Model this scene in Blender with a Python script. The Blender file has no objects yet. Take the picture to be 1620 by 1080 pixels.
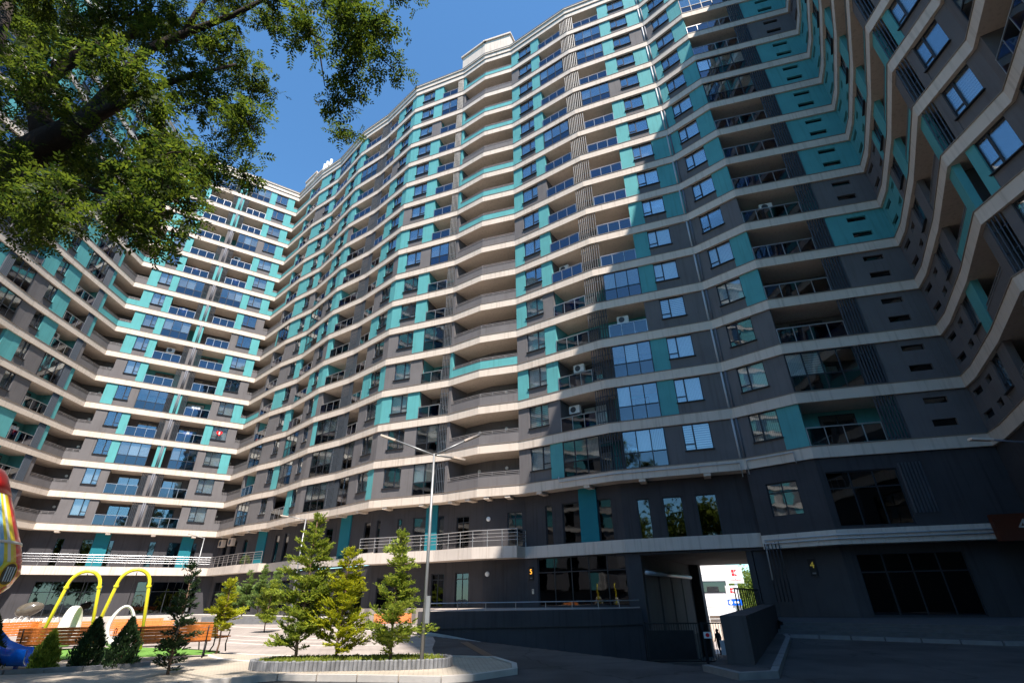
import bpy, bmesh, math, random
import numpy as np
from mathutils import Matrix, Vector
random.seed(11); NR = np.random.RandomState(5)
scene = bpy.context.scene
COL = scene.collection
R = math.radians
# ------------------------------------------------------------------ camera
cam_d = bpy.data.cameras.new('camera'); cam = bpy.data.objects.new('camera', cam_d); COL.objects.link(cam)
cam_d.sensor_width = 36; cam_d.lens = 775 / 1620 * 36; cam_d.clip_end = 3000; cam_d.clip_start = .05
cam.matrix_world = Matrix.Translation((0, 0, 1.6)) @ Matrix.Rotation(R(90 + 27.504), 4, 'X') @ Matrix.Rotation(R(-.836), 4, 'Z')
scene.camera = cam
# ------------------------------------------------------------------ sky, sun, exposure
SUNV = Vector((.266, -.581, 1.0)).normalized()
w = bpy.data.worlds.new('World'); scene.world = w; w.use_nodes = True
nt = w.node_tree; bg = nt.nodes['Background']; sky = nt.nodes.new('ShaderNodeTexSky')
sky.sky_type = 'NISHITA'; sky.sun_disc = False; sky.sun_elevation = math.asin(SUNV.z)
sky.sun_rotation = math.atan2(SUNV.x, SUNV.y); sky.altitude = 100; sky.dust_density = .1; sky.ozone_density = 3.2; sky.air_density = 1.0
tint = nt.nodes.new('ShaderNodeMixRGB'); tint.blend_type = 'MULTIPLY'; tint.inputs[0].default_value = 1; tint.inputs[2].default_value = (.68, 1.02, 1.14, 1)
nt.links.new(sky.outputs[0], tint.inputs[1]); nt.links.new(tint.outputs[0], bg.inputs[0]); bg.inputs[1].default_value = .11
sd = bpy.data.lights.new('sun', 'SUN'); sd.energy = 5.0; sd.angle = R(.53); sd.color = (1, .92, .83)
sun = bpy.data.objects.new('sun', sd); COL.objects.link(sun); sun.rotation_euler = (-SUNV).to_track_quat('-Z', 'Y').to_euler()
vs = scene.view_settings; vs.view_transform = 'Standard'; vs.look = 'None'; vs.exposure = 1.12; vs.gamma = 1; vs.use_curve_mapping = False
scene.render.resolution_x = 1024; scene.render.resolution_y = 682
scene.cycles.transparent_max_bounces = 12; scene.cycles.max_bounces = 6

# ------------------------------------------------------------------ materials
def newmat(name):
    m = bpy.data.materials.new(name); m.use_nodes = True
    return m, m.node_tree, m.node_tree.nodes['Principled BSDF']
def surf(name, col, rough=.8, var=.12, scale=2.0, bump=0.0, bscale=60, metal=0, spec=.3, streak=0.0, stretch=(1, 1, 1), coat=0):
    """plain surface: base colour with soft world-space mottling, optional rain streaks and fine relief"""
    m, t, b = newmat(name); N = t.nodes; L = t.links
    geo = N.new('ShaderNodeNewGeometry'); mp = N.new('ShaderNodeMapping'); mp.inputs['Scale'].default_value = stretch
    L.new(geo.outputs['Position'], mp.inputs[0])
    nz = N.new('ShaderNodeTexNoise'); nz.inputs['Scale'].default_value = scale; nz.inputs['Detail'].default_value = 6
    L.new(mp.outputs[0], nz.inputs['Vector'])
    rp = N.new('ShaderNodeValToRGB'); rp.color_ramp.elements[0].position = .3; rp.color_ramp.elements[1].position = .7
    c = np.array(col)
    rp.color_ramp.elements[0].color = (*np.clip(c * (1 - var), 0, 1), 1); rp.color_ramp.elements[1].color = (*np.clip(c * (1 + var), 0, 1), 1)
    L.new(nz.outputs['Fac'], rp.inputs[0]); out = rp.outputs[0]
    if streak:
        m2 = N.new('ShaderNodeMapping'); m2.inputs['Scale'].default_value = (5, 5, .25); L.new(geo.outputs['Position'], m2.inputs[0])
        n2 = N.new('ShaderNodeTexNoise'); n2.inputs['Scale'].default_value = 1.2; n2.inputs['Detail'].default_value = 4; L.new(m2.outputs[0], n2.inputs['Vector'])
        r2 = N.new('ShaderNodeValToRGB'); r2.color_ramp.elements[0].position = .52; r2.color_ramp.elements[0].color = (1, 1, 1, 1)
        r2.color_ramp.elements[1].position = .8; v = 1 - streak; r2.color_ramp.elements[1].color = (v, v * .97, v * .93, 1); L.new(n2.outputs['Fac'], r2.inputs[0])
        mx = N.new('ShaderNodeMixRGB'); mx.blend_type = 'MULTIPLY'; mx.inputs[0].default_value = 1; L.new(out, mx.inputs[1]); L.new(r2.outputs[0], mx.inputs[2]); out = mx.outputs[0]
    L.new(out, b.inputs['Base Color']); b.inputs['Roughness'].default_value = rough; b.inputs['Metallic'].default_value = metal
    b.inputs['Specular IOR Level'].default_value = spec; b.inputs['Coat Weight'].default_value = coat
    if bump:
        n3 = N.new('ShaderNodeTexNoise'); n3.inputs['Scale'].default_value = bscale; n3.inputs['Detail'].default_value = 3; L.new(geo.outputs['Position'], n3.inputs['Vector'])
        bp = N.new('ShaderNodeBump'); bp.inputs['Strength'].default_value = bump; bp.inputs['Distance'].default_value = .02
        L.new(n3.outputs['Fac'], bp.inputs['Height']); L.new(bp.outputs[0], b.inputs['Normal'])
    return m
def glass(name, tint, refl, rough=.02, wob=.02):
    m, t, b = newmat(name); N = t.nodes; L = t.links; N.remove(b); out = N['Material Output']
    tr = N.new('ShaderNodeBsdfTransparent'); tr.inputs[0].default_value = (*tint, 1)
    gl = N.new('ShaderNodeBsdfGlossy'); gl.inputs['Roughness'].default_value = rough; gl.inputs[0].default_value = (.9, .95, 1, 1)
    lw = N.new('ShaderNodeLayerWeight'); lw.inputs[0].default_value = .35
    mr = N.new('ShaderNodeMapRange'); mr.inputs[3].default_value = refl; mr.inputs[4].default_value = min(1, refl + .6); L.new(lw.outputs['Fresnel'], mr.inputs[0])
    geo = N.new('ShaderNodeNewGeometry'); nz = N.new('ShaderNodeTexNoise'); nz.inputs['Scale'].default_value = .9; L.new(geo.outputs['Position'], nz.inputs['Vector'])
    bp = N.new('ShaderNodeBump'); bp.inputs['Strength'].default_value = wob * 4; bp.inputs['Distance'].default_value = .05; L.new(nz.outputs['Fac'], bp.inputs['Height']); L.new(bp.outputs[0], gl.inputs['Normal'])
    mx = N.new('ShaderNodeMixShader'); L.new(mr.outputs[0], mx.inputs[0]); L.new(tr.outputs[0], mx.inputs[1]); L.new(gl.outputs[0], mx.inputs[2]); L.new(mx.outputs[0], out.inputs[0])
    return m
def striped(name, c1, c2, axis, scale, rough=.8):
    m, t, b = newmat(name); N = t.nodes; L = t.links
    tc = N.new('ShaderNodeTexCoord'); wv = N.new('ShaderNodeTexWave'); wv.wave_type = 'BANDS'; wv.bands_direction = axis
    wv.inputs['Scale'].default_value = scale; wv.inputs['Distortion'].default_value = .6 if axis == 'X' else 0; L.new(tc.outputs['Object'], wv.inputs[0])
    rp = N.new('ShaderNodeValToRGB'); rp.color_ramp.elements[0].position = .35; rp.color_ramp.elements[1].position = .65
    rp.color_ramp.elements[0].color = (*c1, 1); rp.color_ramp.elements[1].color = (*c2, 1); L.new(wv.outputs[1], rp.inputs[0]); L.new(rp.outputs[0], b.inputs['Base Color']); b.inputs['Roughness'].default_value = rough
    return m
def leafmat(name, c1, c2, trans=.45):
    m, t, b = newmat(name); N = t.nodes; L = t.links; out = N['Material Output']
    geo = N.new('ShaderNodeNewGeometry'); rp = N.new('ShaderNodeValToRGB'); rp.color_ramp.elements[0].color = (*c1, 1); rp.color_ramp.elements[1].color = (*c2, 1)
    L.new(geo.outputs['Random Per Island'], rp.inputs[0]); L.new(rp.outputs[0], b.inputs['Base Color']); b.inputs['Roughness'].default_value = .55; b.inputs['Specular IOR Level'].default_value = .25
    tl = N.new('ShaderNodeBsdfTranslucent'); hs = N.new('ShaderNodeHueSaturation'); hs.inputs['Value'].default_value = 2.0; hs.inputs['Hue'].default_value = .485; L.new(rp.outputs[0], hs.inputs['Color']); L.new(hs.outputs[0], tl.inputs[0])
    mx = N.new('ShaderNodeMixShader'); mx.inputs[0].default_value = trans; L.new(b.outputs[0], mx.inputs[1]); L.new(tl.outputs[0], mx.inputs[2]); L.new(mx.outputs[0], out.inputs[0])
    return m
def pavers(name, c1, c2, mortar, sc, bw=.5, rh=.25, rot=0):
    m, t, b = newmat(name); N = t.nodes; L = t.links
    geo = N.new('ShaderNodeNewGeometry'); mp = N.new('ShaderNodeMapping'); mp.inputs['Rotation'].default_value = (0, 0, rot); L.new(geo.outputs['Position'], mp.inputs[0])
    br = N.new('ShaderNodeTexBrick'); br.inputs['Scale'].default_value = sc; br.inputs['Color1'].default_value = (*c1, 1); br.inputs['Color2'].default_value = (*c2, 1); br.inputs['Mortar'].default_value = (*mortar, 1)
    br.inputs['Mortar Size'].default_value = .012; br.inputs['Brick Width'].default_value = bw; br.inputs['Row Height'].default_value = rh; L.new(mp.outputs[0], br.inputs[0])
    nz = N.new('ShaderNodeTexNoise'); nz.inputs['Scale'].default_value = .7; nz.inputs['Detail'].default_value = 8; L.new(geo.outputs['Position'], nz.inputs['Vector'])
    rp = N.new('ShaderNodeValToRGB'); rp.color_ramp.elements[0].color = (.72, .71, .7, 1); rp.color_ramp.elements[0].position = .3; rp.color_ramp.elements[1].position = .65; L.new(nz.outputs['Fac'], rp.inputs[0])
    mx = N.new('ShaderNodeMixRGB'); mx.blend_type = 'MULTIPLY'; mx.inputs[0].default_value = 1; L.new(br.outputs[0], mx.inputs[1]); L.new(rp.outputs[0], mx.inputs[2]); L.new(mx.outputs[0], b.inputs['Base Color']); b.inputs['Roughness'].default_value = .85
    bp = N.new('ShaderNodeBump'); bp.inputs['Strength'].default_value = .3; bp.inputs['Distance'].default_value = .01; bp.invert = True; L.new(br.outputs['Fac'], bp.inputs['Height']); L.new(bp.outputs[0], b.inputs['Normal'])
    return m
M = {}
M['grey'] = surf('grey_render', (.136, .127, .129), .9, .08, .8, .25, 90, streak=.2)
M['dark'] = surf('anthracite_render', (.050, .048, .053), .85, .12, .8, .2, 90, streak=.35)
M['teal'] = surf('teal_render', (.088, .32, .33), .85, .07, .8, .25, 90, streak=.18)
M['tealdark'] = surf('teal_pilaster', (.008, .15, .19), .8, .05, .8, .1, 90)
M['cream'] = surf('cream_band', (.60, .515, .435), .75, .06, .6, .08, 50, streak=.28)
M['panelc'] = surf('cream_cladding', (.58, .51, .45), .7, .05, .6, .05, 50, streak=.25)
M['coping'] = surf('coping_metal', (.20, .16, .13), .5, .1, 3)
M['frame'] = surf('window_frame', (.025, .028, .035), .4, .05, 3)
M['louvre'] = surf('louvre_metal', (.06, .07, .085), .45, .06, 3, metal=.1)
M['rail'] = surf('railing_metal', (.42, .42, .43), .35, .05, 3, metal=.7)
M['railgrey'] = surf('painted_handrail', (.24, .22, .215), .5, .05, 3, metal=.2)
M['paint'] = surf('lamp_post_galvanised', (.28, .285, .29), .45, .12, 4, metal=.5)
M['white'] = surf('white_plastic', (.75, .75, .73), .4, .04, 3)
M['pipew'] = surf('white_pipe', (.45, .46, .48), .4, .05, 3)
M['pipeg'] = surf('grey_pipe', (.13, .135, .16), .6, .05, 3)
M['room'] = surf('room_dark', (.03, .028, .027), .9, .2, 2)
M['curtain'] = striped('curtain_white', (.60, .62, .64), (.86, .86, .84), 'X', 3.5)
M['curtain2'] = striped('curtain_sand', (.30, .26, .23), (.5, .44, .38), 'X', 3.0)
M['blind'] = striped('zebra_blind', (.74, .72, .68), (.38, .37, .36), 'Z', 2.2)
M['glass'] = glass('window_glass', (.85, .88, .88), .10)
M['glassd'] = glass('shop_glass', (.10, .11, .12), .07)
M['glassb'] = glass('blue_railing_glass', (.10, .12, .30), .09)
M['glassg'] = glass('smoke_railing_glass', (.22, .23, .27), .09)
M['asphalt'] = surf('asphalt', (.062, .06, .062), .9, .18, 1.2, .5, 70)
def wear(m):
    t = m.node_tree; N, L = t.nodes, t.links; b = N['Principled BSDF']; src = b.inputs['Base Color'].links[0].from_socket; geo = N.new('ShaderNodeNewGeometry')
    nz = N.new('ShaderNodeTexNoise'); nz.inputs['Scale'].default_value = .35; nz.inputs['Detail'].default_value = 2; L.new(geo.outputs['Position'], nz.inputs['Vector'])
    rp = N.new('ShaderNodeValToRGB'); rp.color_ramp.elements[0].position = .42; rp.color_ramp.elements[0].color = (.7, .7, .72, 1); rp.color_ramp.elements[1].position = .55; L.new(nz.outputs['Fac'], rp.inputs[0])
    wn = N.new('ShaderNodeTexNoise'); wn.inputs['Scale'].default_value = 1.5; L.new(geo.outputs['Position'], wn.inputs['Vector']); ad = N.new('ShaderNodeMixRGB'); ad.blend_type = 'ADD'; ad.inputs[0].default_value = .6; L.new(geo.outputs['Position'], ad.inputs[1]); L.new(wn.outputs['Color'], ad.inputs[2])
    vo = N.new('ShaderNodeTexVoronoi'); vo.feature = 'DISTANCE_TO_EDGE'; vo.inputs['Scale'].default_value = .33; L.new(ad.outputs[0], vo.inputs['Vector']); r2 = N.new('ShaderNodeValToRGB'); r2.color_ramp.elements[0].position = .002; r2.color_ramp.elements[0].color = (.45, .45, .45, 1); r2.color_ramp.elements[1].position = .012; L.new(vo.outputs['Distance'], r2.inputs[0])
    for q in (rp, r2):
        mx = N.new('ShaderNodeMixRGB'); mx.blend_type = 'MULTIPLY'; mx.inputs[0].default_value = 1; L.new(src, mx.inputs[1]); L.new(q.outputs[0], mx.inputs[2]); src = mx.outputs[0]
    L.new(src, b.inputs['Base Color'])
wear(M['asphalt'])
M['plaza'] = pavers('plaza_pavers', (.385, .33, .295), (.33, .285, .26), (.20, .175, .16), 1.0, .4, .2, .5)
M['pale'] = pavers('pale_pavers', (.46, .395, .315), (.41, .355, .285), (.27, .235, .19), 1.0, .22, .11, -.15)
M['stripe'] = surf('pale_paving_stripe', (.62, .56, .50), .85, .06, 3)
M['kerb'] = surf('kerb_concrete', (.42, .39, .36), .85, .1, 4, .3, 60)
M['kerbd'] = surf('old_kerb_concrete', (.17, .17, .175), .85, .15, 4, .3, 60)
M['stepstone'] = surf('dark_step_stone', (.075, .075, .08), .7, .15, 4, .3, 60)
M['turf'] = surf('artificial_turf', (.12, .26, .045), .95, .15, 6, .6, 200)
M['soil'] = surf('bed_soil', (.12, .10, .05), .95, .3, 5, .8, 50)
M['block'] = surf('edging_stone', (.17, .172, .18), .85, .3, 9, .4, 60, stretch=(1, 1, .3))
M['yellow'] = surf('yellow_paint', (.82, .68, .03), .3, .03, 3, coat=.4)
M['ring'] = surf('white_fibreglass', (.72, .70, .66), .3, .04, 3, coat=.3)
M['wood'] = surf('orange_wood', (.55, .17, .035), .45, .25, 9, .1, 60, stretch=(6, 1, 1))
M['iron'] = surf('black_iron', (.02, .02, .022), .5, .1, 4, metal=.4)
M['stone'] = surf('polished_stone', (.10, .085, .065), .15, .15, 6, spec=.6)
M['bark'] = surf('bark', (.030, .021, .016), .95, .35, 7, .9, 25, stretch=(1, 1, .3))
M['barkf'] = surf('fir_bark', (.16, .10, .07), .9, .3, 10, .5, 40)
M['leaf'] = leafmat('ash_leaves', (.007, .022, .004), (.062, .092, .008), .58)
M['fir'] = leafmat('fir_needles', (.075, .135, .02), (.31, .36, .045), .38)
M['firy'] = leafmat('golden_fir_needles', (.14, .19, .015), (.45, .45, .02), .3)
M['firb'] = leafmat('blue_fir_needles', (.07, .14, .045), (.24, .32, .08), .3)
M['thuja'] = leafmat('thuja_scales', (.012, .03, .012), (.04, .075, .022), .15)
M['bush'] = leafmat('street_tree_leaves', (.05, .10, .012), (.16, .20, .03), .35)
M['grass'] = leafmat('grass_blades', (.10, .16, .02), (.28, .30, .05), .3)
M['red'] = surf('red_paint', (.75, .02, .02), .3, .04, 3, coat=.4)
M['orange'] = surf('orange_paint', (.80, .16, .02), .3, .04, 3, coat=.4)
M['ygold'] = surf('golden_yellow_paint', (.85, .55, .02), .3, .04, 3, coat=.4)
M['green'] = surf('green_paint', (.01, .30, .12), .3, .04, 3, coat=.4)
M['sky'] = surf('light_blue_paint', (.25, .55, .80), .3, .04, 3, coat=.4)
M['blue'] = surf('blue_paint', (.005, .10, .55), .25, .04, 3, coat=.5)
M['purple'] = surf('violet_paint', (.10, .06, .35), .3, .04, 3, coat=.4)
M['storew'] = surf('store_white', (.74, .73, .72), .7, .03, 1)
M['storet'] = surf('store_beige', (.6, .5, .42), .8, .05, 1)
M['logo'] = surf('logo_red', (.72, .02, .03), .5, .03, 3)
M['signbrown'] = surf('sign_brown', (.085, .022, .010), .5, .06, 3)
M['cloth'] = surf('dark_clothes', (.02, .02, .024), .9, .1, 5)
M['skin'] = surf('skin', (.35, .2, .14), .6, .04, 5)
def emit(name, c, s):
    m, t, b = newmat(name); b.inputs['Emission Color'].default_value = (*c, 1); b.inputs['Emission Strength'].default_value = s; b.inputs['Base Color'].default_value = (*c, 1); return m
M['amber'] = emit('amber_digits', (1, .40, .04), 1.0); M['amberdim'] = emit('dim_digits', (.5, .4, .05), .12)

# ------------------------------------------------------------------ mesh helpers
class MB:
    def __init__(s): s.v = []; s.f = []
    def box(s, x0, x1, y0, y1, z0, z1):
        n = len(s.v); s.v += [(x0, y0, z0), (x1, y0, z0), (x1, y1, z0), (x0, y1, z0), (x0, y0, z1), (x1, y0, z1), (x1, y1, z1), (x0, y1, z1)]
        s.f += [tuple(n + i for i in q) for q in ((0, 3, 2, 1), (4, 5, 6, 7), (0, 1, 5, 4), (1, 2, 6, 5), (2, 3, 7, 6), (3, 0, 4, 7))]; return s
    def obox(s, c, ax, ay, az):   # oriented box, half-axis vectors
        n = len(s.v); c, ax, ay, az = map(Vector, (c, ax, ay, az))
        for k in ((-1, -1, -1), (1, -1, -1), (1, 1, -1), (-1, 1, -1), (-1, -1, 1), (1, -1, 1), (1, 1, 1), (-1, 1, 1)): s.v.append(tuple(c + ax * k[0] + ay * k[1] + az * k[2]))
        s.f += [tuple(n + i for i in q) for q in ((0, 3, 2, 1), (4, 5, 6, 7), (0, 1, 5, 4), (1, 2, 6, 5), (2, 3, 7, 6), (3, 0, 4, 7))]; return s
    def bar(s, a, b, r, r2=None):
        a, b = Vector(a), Vector(b); d = (b - a).normalized(); u = d.orthogonal().normalized(); v = d.cross(u)
        if abs(d.z) < .99: u = Vector((0, 0, 1)).cross(d).normalized(); v = d.cross(u)
        return s.obox((a + b) / 2, (b - a) / 2, u * r, v * (r2 or r))
    def tube(s, pts, rad, n=8, cap=True):
        pts = [Vector(p) for p in pts]; rad = rad if hasattr(rad, '__len__') else [rad] * len(pts); base = len(s.v); up = None
        for i, p in enumerate(pts):
            d = (pts[min(i + 1, len(pts) - 1)] - pts[max(i - 1, 0)]).normalized()
            if up is None: up = d.orthogonal().normalized()
            up = (up - d * up.dot(d)).normalized(); v = d.cross(up)
            for k in range(n):
                a = 2 * math.pi * k / n; s.v.append(tuple(p + (up * math.cos(a) + v * math.sin(a)) * rad[i]))
        for i in range(len(pts) - 1):
            for k in range(n): s.f.append((base + i * n + k, base + i * n + (k + 1) % n, base + (i + 1) * n + (k + 1) % n, base + (i + 1) * n + k))
        if cap: s.f.append(tuple(base + k for k in reversed(range(n)))); s.f.append(tuple(base + (len(pts) - 1) * n + k for k in range(n)))
        return s
    def prism(s, poly, z0, z1):
        n = len(s.v); k = len(poly); s.v += [(x, y, z0) for x, y in poly] + [(x, y, z1) for x, y in poly]
        s.f.append(tuple(n + i for i in reversed(range(k)))); s.f.append(tuple(n + k + i for i in range(k)))
        for i in range(k): s.f.append((n + i, n + (i + 1) % k, n + k + (i + 1) % k, n + k + i))
        return s
    def mesh(s, name, mat, smooth=False):
        me = bpy.data.meshes.new(name); me.from_pydata(s.v, [], s.f); me.materials.append(M[mat] if isinstance(mat, str) else mat)
        if smooth: me.polygons.foreach_set('use_smooth', [True] * len(me.polygons))
        me.update(); return me
def fastmesh(name, V, F, mat):   # V (n,3), F (m,4) numpy
    me = bpy.data.meshes.new(name); me.vertices.add(len(V)); me.vertices.foreach_set('co', np.asarray(V, 'f').ravel())
    k = F.shape[1]; me.loops.add(F.size); me.loops.foreach_set('vertex_index', F.astype('i').ravel()); me.polygons.add(len(F))
    me.polygons.foreach_set('loop_start', np.arange(0, F.size, k, dtype='i')); me.polygons.foreach_set('loop_total', np.full(len(F), k, 'i'))
    me.materials.append(M[mat]); me.update(calc_edges=True); return me
def put(name, me, parent=None, loc=(0, 0, 0), rz=0):
    o = bpy.data.objects.new(name, me); COL.objects.link(o); o.location = loc; o.rotation_euler = (0, 0, rz)
    if parent is not None: o.parent = parent
    return o
def tag(o, label, cat, group=None):
    o['label'] = label; o['category'] = cat
    if group: o['group'] = group
    return o
def thing(name, label, cat, loc=(0, 0, 0), rz=0, group=None):
    return tag(put(name, None, None, loc, rz), label, cat, group)
def structure(name, me, loc=(0, 0, 0)):
    o = put(name, me, None, loc); o['kind'] = 'structure'; return o
def V2(p): return Vector((p[0], p[1]))
def offset(pts, d, closed=False):
    """offset polyline to its left by d with mitred corners"""
    P = [V2(p) for p in pts]; out = []
    def nrm(a, b): v = (b - a).normalized(); return Vector((-v.y, v.x))
    for i, p in enumerate(P):
        if i == 0: m = nrm(P[0], P[1])
        elif i == len(P) - 1: m = nrm(P[-2], P[-1])
        else:
            m = nrm(P[i - 1], P[i]) + nrm(P[i], P[i + 1]); m = m / (m.length_squared / 2)
        out.append(p + m * d)
    return out
def strip(mb, a, b, z0, z1):
    """solid between two matching polylines (a = court side, b = inner side)"""
    n = len(mb.v); k = len(a)
    for q, z in ((a, z0), (b, z0), (a, z1), (b, z1)): mb.v += [(p[0], p[1], z) for p in q]
    A0, B0, A1, B1 = n, n + k, n + 2 * k, n + 3 * k
    for i in range(k - 1):
        mb.f += [(A0 + i, A0 + i + 1, A1 + i + 1, A1 + i), (B0 + i + 1, B0 + i, B1 + i, B1 + i + 1), (A1 + i, A1 + i + 1, B1 + i + 1, B1 + i), (A0 + i + 1, A0 + i, B0 + i, B0 + i + 1)]
    mb.f += [(A0, A1, B1, B0), (A0 + k - 1, B0 + k - 1, B1 + k - 1, A1 + k - 1)]
    return mb
def textmesh(body, size, mat, ext=.004):
    cu = bpy.data.curves.new('text', 'FONT'); cu.body = body; cu.size = size; cu.extrude = ext; cu.align_x = 'CENTER'; cu.align_y = 'CENTER'
    ob = bpy.data.objects.new('text', cu); COL.objects.link(ob); bpy.context.view_layer.update()
    me = bpy.data.meshes.new_from_object(ob.evaluated_get(bpy.context.evaluated_depsgraph_get())); me.materials.clear(); me.materials.append(M[mat])
    bpy.data.objects.remove(ob); return me

# ------------------------------------------------------------------ ground
def gz(x, y):
    if y > 29.2 and x > 4.5: return -1.45 - min(1, max(0, (y - 29.2) / 12)) * 1.15
    if x < -4.3: return 0.0
    if 6.7 * (y - 14.1) - 12.9 * (x - 5.3) < 0 and y < 29.3: return 0.0
    t = min(1, max(0, ((x + 4.3) * .825 + (y - 27.6) * .564) / 9.25))
    return -1.45 * (1 - (1 - t) ** 1.5)
def ground():
    xs = np.concatenate([np.linspace(-75, -6, 24), np.arange(-5.6, 16, .3), np.linspace(16.4, 75, 20)])
    ys = np.concatenate([np.linspace(-40, 10, 14), np.arange(10.4, 48, .3), np.linspace(48.4, 110, 16)])
    V = np.array([(x, y, gz(x, y)) for y in ys for x in xs]); nx, ny = len(xs), len(ys)
    i = np.arange(nx * ny).reshape(ny, nx); F = np.stack([i[:-1, :-1], i[:-1, 1:], i[1:, 1:], i[1:, :-1]], -1).reshape(-1, 4)
    me = fastmesh('ground', V, F, 'asphalt'); me.polygons.foreach_set('use_smooth', [True] * len(me.polygons)); structure('ground', me)
    s = 1200; structure('far_ground', MB().box(-s, s, -s, s, -3.4, -2.9).mesh('far_ground', 'asphalt'))
ground()
def sheet(name, poly, z, mat, th=.05): return structure(name, MB().prism(poly, z - th, z).mesh(name, mat))
sheet('plaza_paving', [(-4.6, 27.9), (-3.9, 26.6), (-3.4, 24.0), (-3.0, 20.5), (-2.4, 17.2), (-6.8, 17.2), (-10.2, 18.9), (-16, 19.6), (-30, 18), (-46, 20), (-48, 50), (-34, 60), (-28, 55), (-20, 47.5), (-11, 41), (-5, 38.5), (-4.9, 30)], .012, 'plaza')
sheet('pavement', [(-22, 15.4), (-22, 9), (-9.5, 10.3), (-7.0, 12.3), (-5.4, 13.36), (-1.6, 12.62), (-1.0, 12.85), (-.12, 13.72), (-.15, 14.65), (-.75, 16.2), (-1.9, 16.6), (-2.4, 17.2), (-6.8, 17.2), (-10.2, 18.9), (-16, 19.6), (-30, 18)], .10, 'pale', .14)
sheet('turf', [(-18.5, 17.6), (-14.5, 17.2), (-11.4, 17.9), (-9.8, 18.4), (-10.0, 19.4), (-12, 20.6), (-15, 21.6), (-18.5, 21)], .118, 'turf')
for k, (a, b) in enumerate((((-9.9, 18.3), (-5.2, 15.9)), ((-10.4, 20.0), (-3.2, 18.6)), ((-12.5, 24.6), (-4.6, 22.2)), ((-14.5, 29.2), (-5.2, 25.6)), ((-22, 41), (-7, 31.5)), ((-13.5, 26.6), (-5, 23.8)))):
    m_ = Vector(((a[0] + b[0]) / 2, (a[1] + b[1]) / 2)); d_ = (V2(b) - V2(a)).normalized(); nn = Vector((-d_.y, d_.x))
    arc = [V2(a).lerp(V2(b), t) - nn * (math.sin(math.pi * t) * .8) for t in np.linspace(0, 1, 15)]
    structure('paving_stripe', strip(MB(), [tuple(p) for p in arc], [tuple(p) for p in offset(arc, .16 if k != 4 else .3)], .08 if k < 1 else .014, .106 if k < 1 else .018).mesh('paving_stripe', 'stripe'))

# ------------------------------------------------------------------ the apartment blocks
H, Z1, BT = 3.1, 7.94, .65
PL = dict(O=(-42.8, 19), N=(-44.3, 25.5), M=(-43.9, 31.4), L=(-45.2, 39), K=(-45.6, 42.8), J=(-46.17, 49.66), Q=(-39.53, 54.18), C=(-33.4, 58.35), V1=(-28.15, 53.75), V2=(-24.6, 51.41), V3=(-19.97, 46.85),
          V4=(-16.04, 44.28), D=(-11.52, 40.28), E=(-5.39, 37.98), F=(-2.68, 36.13), G=(.35, 35.2), H=(6.3, 31.22), P=(13.38, 28.61), R=(16.01, 26.15), S=(23.75, 24.06), T=(23.17, 22.71), U=(20.89, 18.82), W=(18.25, 14.88), X=(18.2, 11.85),
          Y=(14.4, 5.4), Y2=(12.0, -2), Y3=(10.6, -9), Y4=(14.9, -22), B4=(-40, -30), B5=(-41.5, -14), B6=(-40.6, 2))
ORDER = ['B4', 'B5', 'B6', 'O', 'N', 'M', 'L', 'K', 'J', 'Q', 'C', 'V1', 'V2', 'V3', 'V4', 'D', 'E', 'F', 'G', 'H', 'P', 'R', 'S', 'T', 'U', 'W', 'X', 'Y', 'Y2', 'Y3', 'Y4']
PTS = [PL[n] for n in ORDER]; IDX = {n: i for i, n in enumerate(ORDER)}
OFFS = {}
def chain(a, b, off):
    if off not in OFFS: OFFS[off] = offset(PTS, off)
    return [tuple(p) for p in OFFS[off][IDX[a]:IDX[b] + 1]]
def turn(n):
    i = IDX[n]
    if i in (0, len(PTS) - 1): return 0
    a = V2(PTS[i]) - V2(PTS[i - 1]); b = V2(PTS[i + 1]) - V2(PTS[i]); return a.angle_signed(b)
BLOCKS = [('O', 'Q', 'grey and teal apartment block curving in at the playground, behind the big leafy tree', (-45, 40)), ('Q', 'V3', 'apartment block forming the sunlit inner corner of the court, facing the plaza firs', (-33, 58)),
          ('V3', 'P', 'tall grey and teal apartment block above the retaining wall and the gated passage', (-3, 38)), ('P', 'Y4', 'shaded apartment block with small slot windows above the stepped entrance', (19, 25)), ('B4', 'O', 'grey and teal apartment block across the court, mirrored in the dark windows', (-41, -14))]
ROOT = {}
for a, b, lab, p in BLOCKS:
    ROOT[a] = thing('apartment_building', lab, 'building', (p[0], p[1], 0), 0, 'apartment blocks round the court')
def blockof(n):
    i = IDX[n]
    for a, b, _, p in BLOCKS:
        if IDX[a] <= i < IDX[b]: return ROOT[a], p
def bput(name, me, root, p, loc=(0, 0, 0), rz=0): return put(name, me, root, (loc[0] - p[0], loc[1] - p[1], loc[2]), rz)
for a, b, lab, p in BLOCKS:
    root = ROOT[a]
    o0, o1, oc = chain(a, b, 0.0), chain(a, b, 2.6), chain(a, b, -.03)
    band = strip(MB(), o0, o1, 0, BT).mesh('slab_band', 'cream'); cop = strip(MB(), oc, chain(a, b, .14), BT - .035, BT + .02).mesh('coping', 'coping')
    for k in range(17):
        bd = bput('slab_band', band, root, p, (0, 0, Z1 + k * H)); put('coping', cop, bd)
    top = MB(); strip(top, chain(a, b, -.10), o1, BT + .02, BT + .62); strip(top, chain(a, b, -.22), o1, BT + .62, BT + .80)
    tb = bput('roof_cornice', top.mesh('roof_cornice', 'cream'), root, p, (0, 0, Z1 + 16 * H)); put('coping', strip(MB(), chain(a, b, -.25), o1, BT + .80, BT + .86).mesh('coping', 'coping'), tb)
    bput('inner_wall', strip(MB(), chain(a, b, 2.55), chain(a, b, 2.85), 0, 16 * H + .3).mesh('inner_wall', 'dark'), root, p, (0, 0, Z1 + .2))

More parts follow.
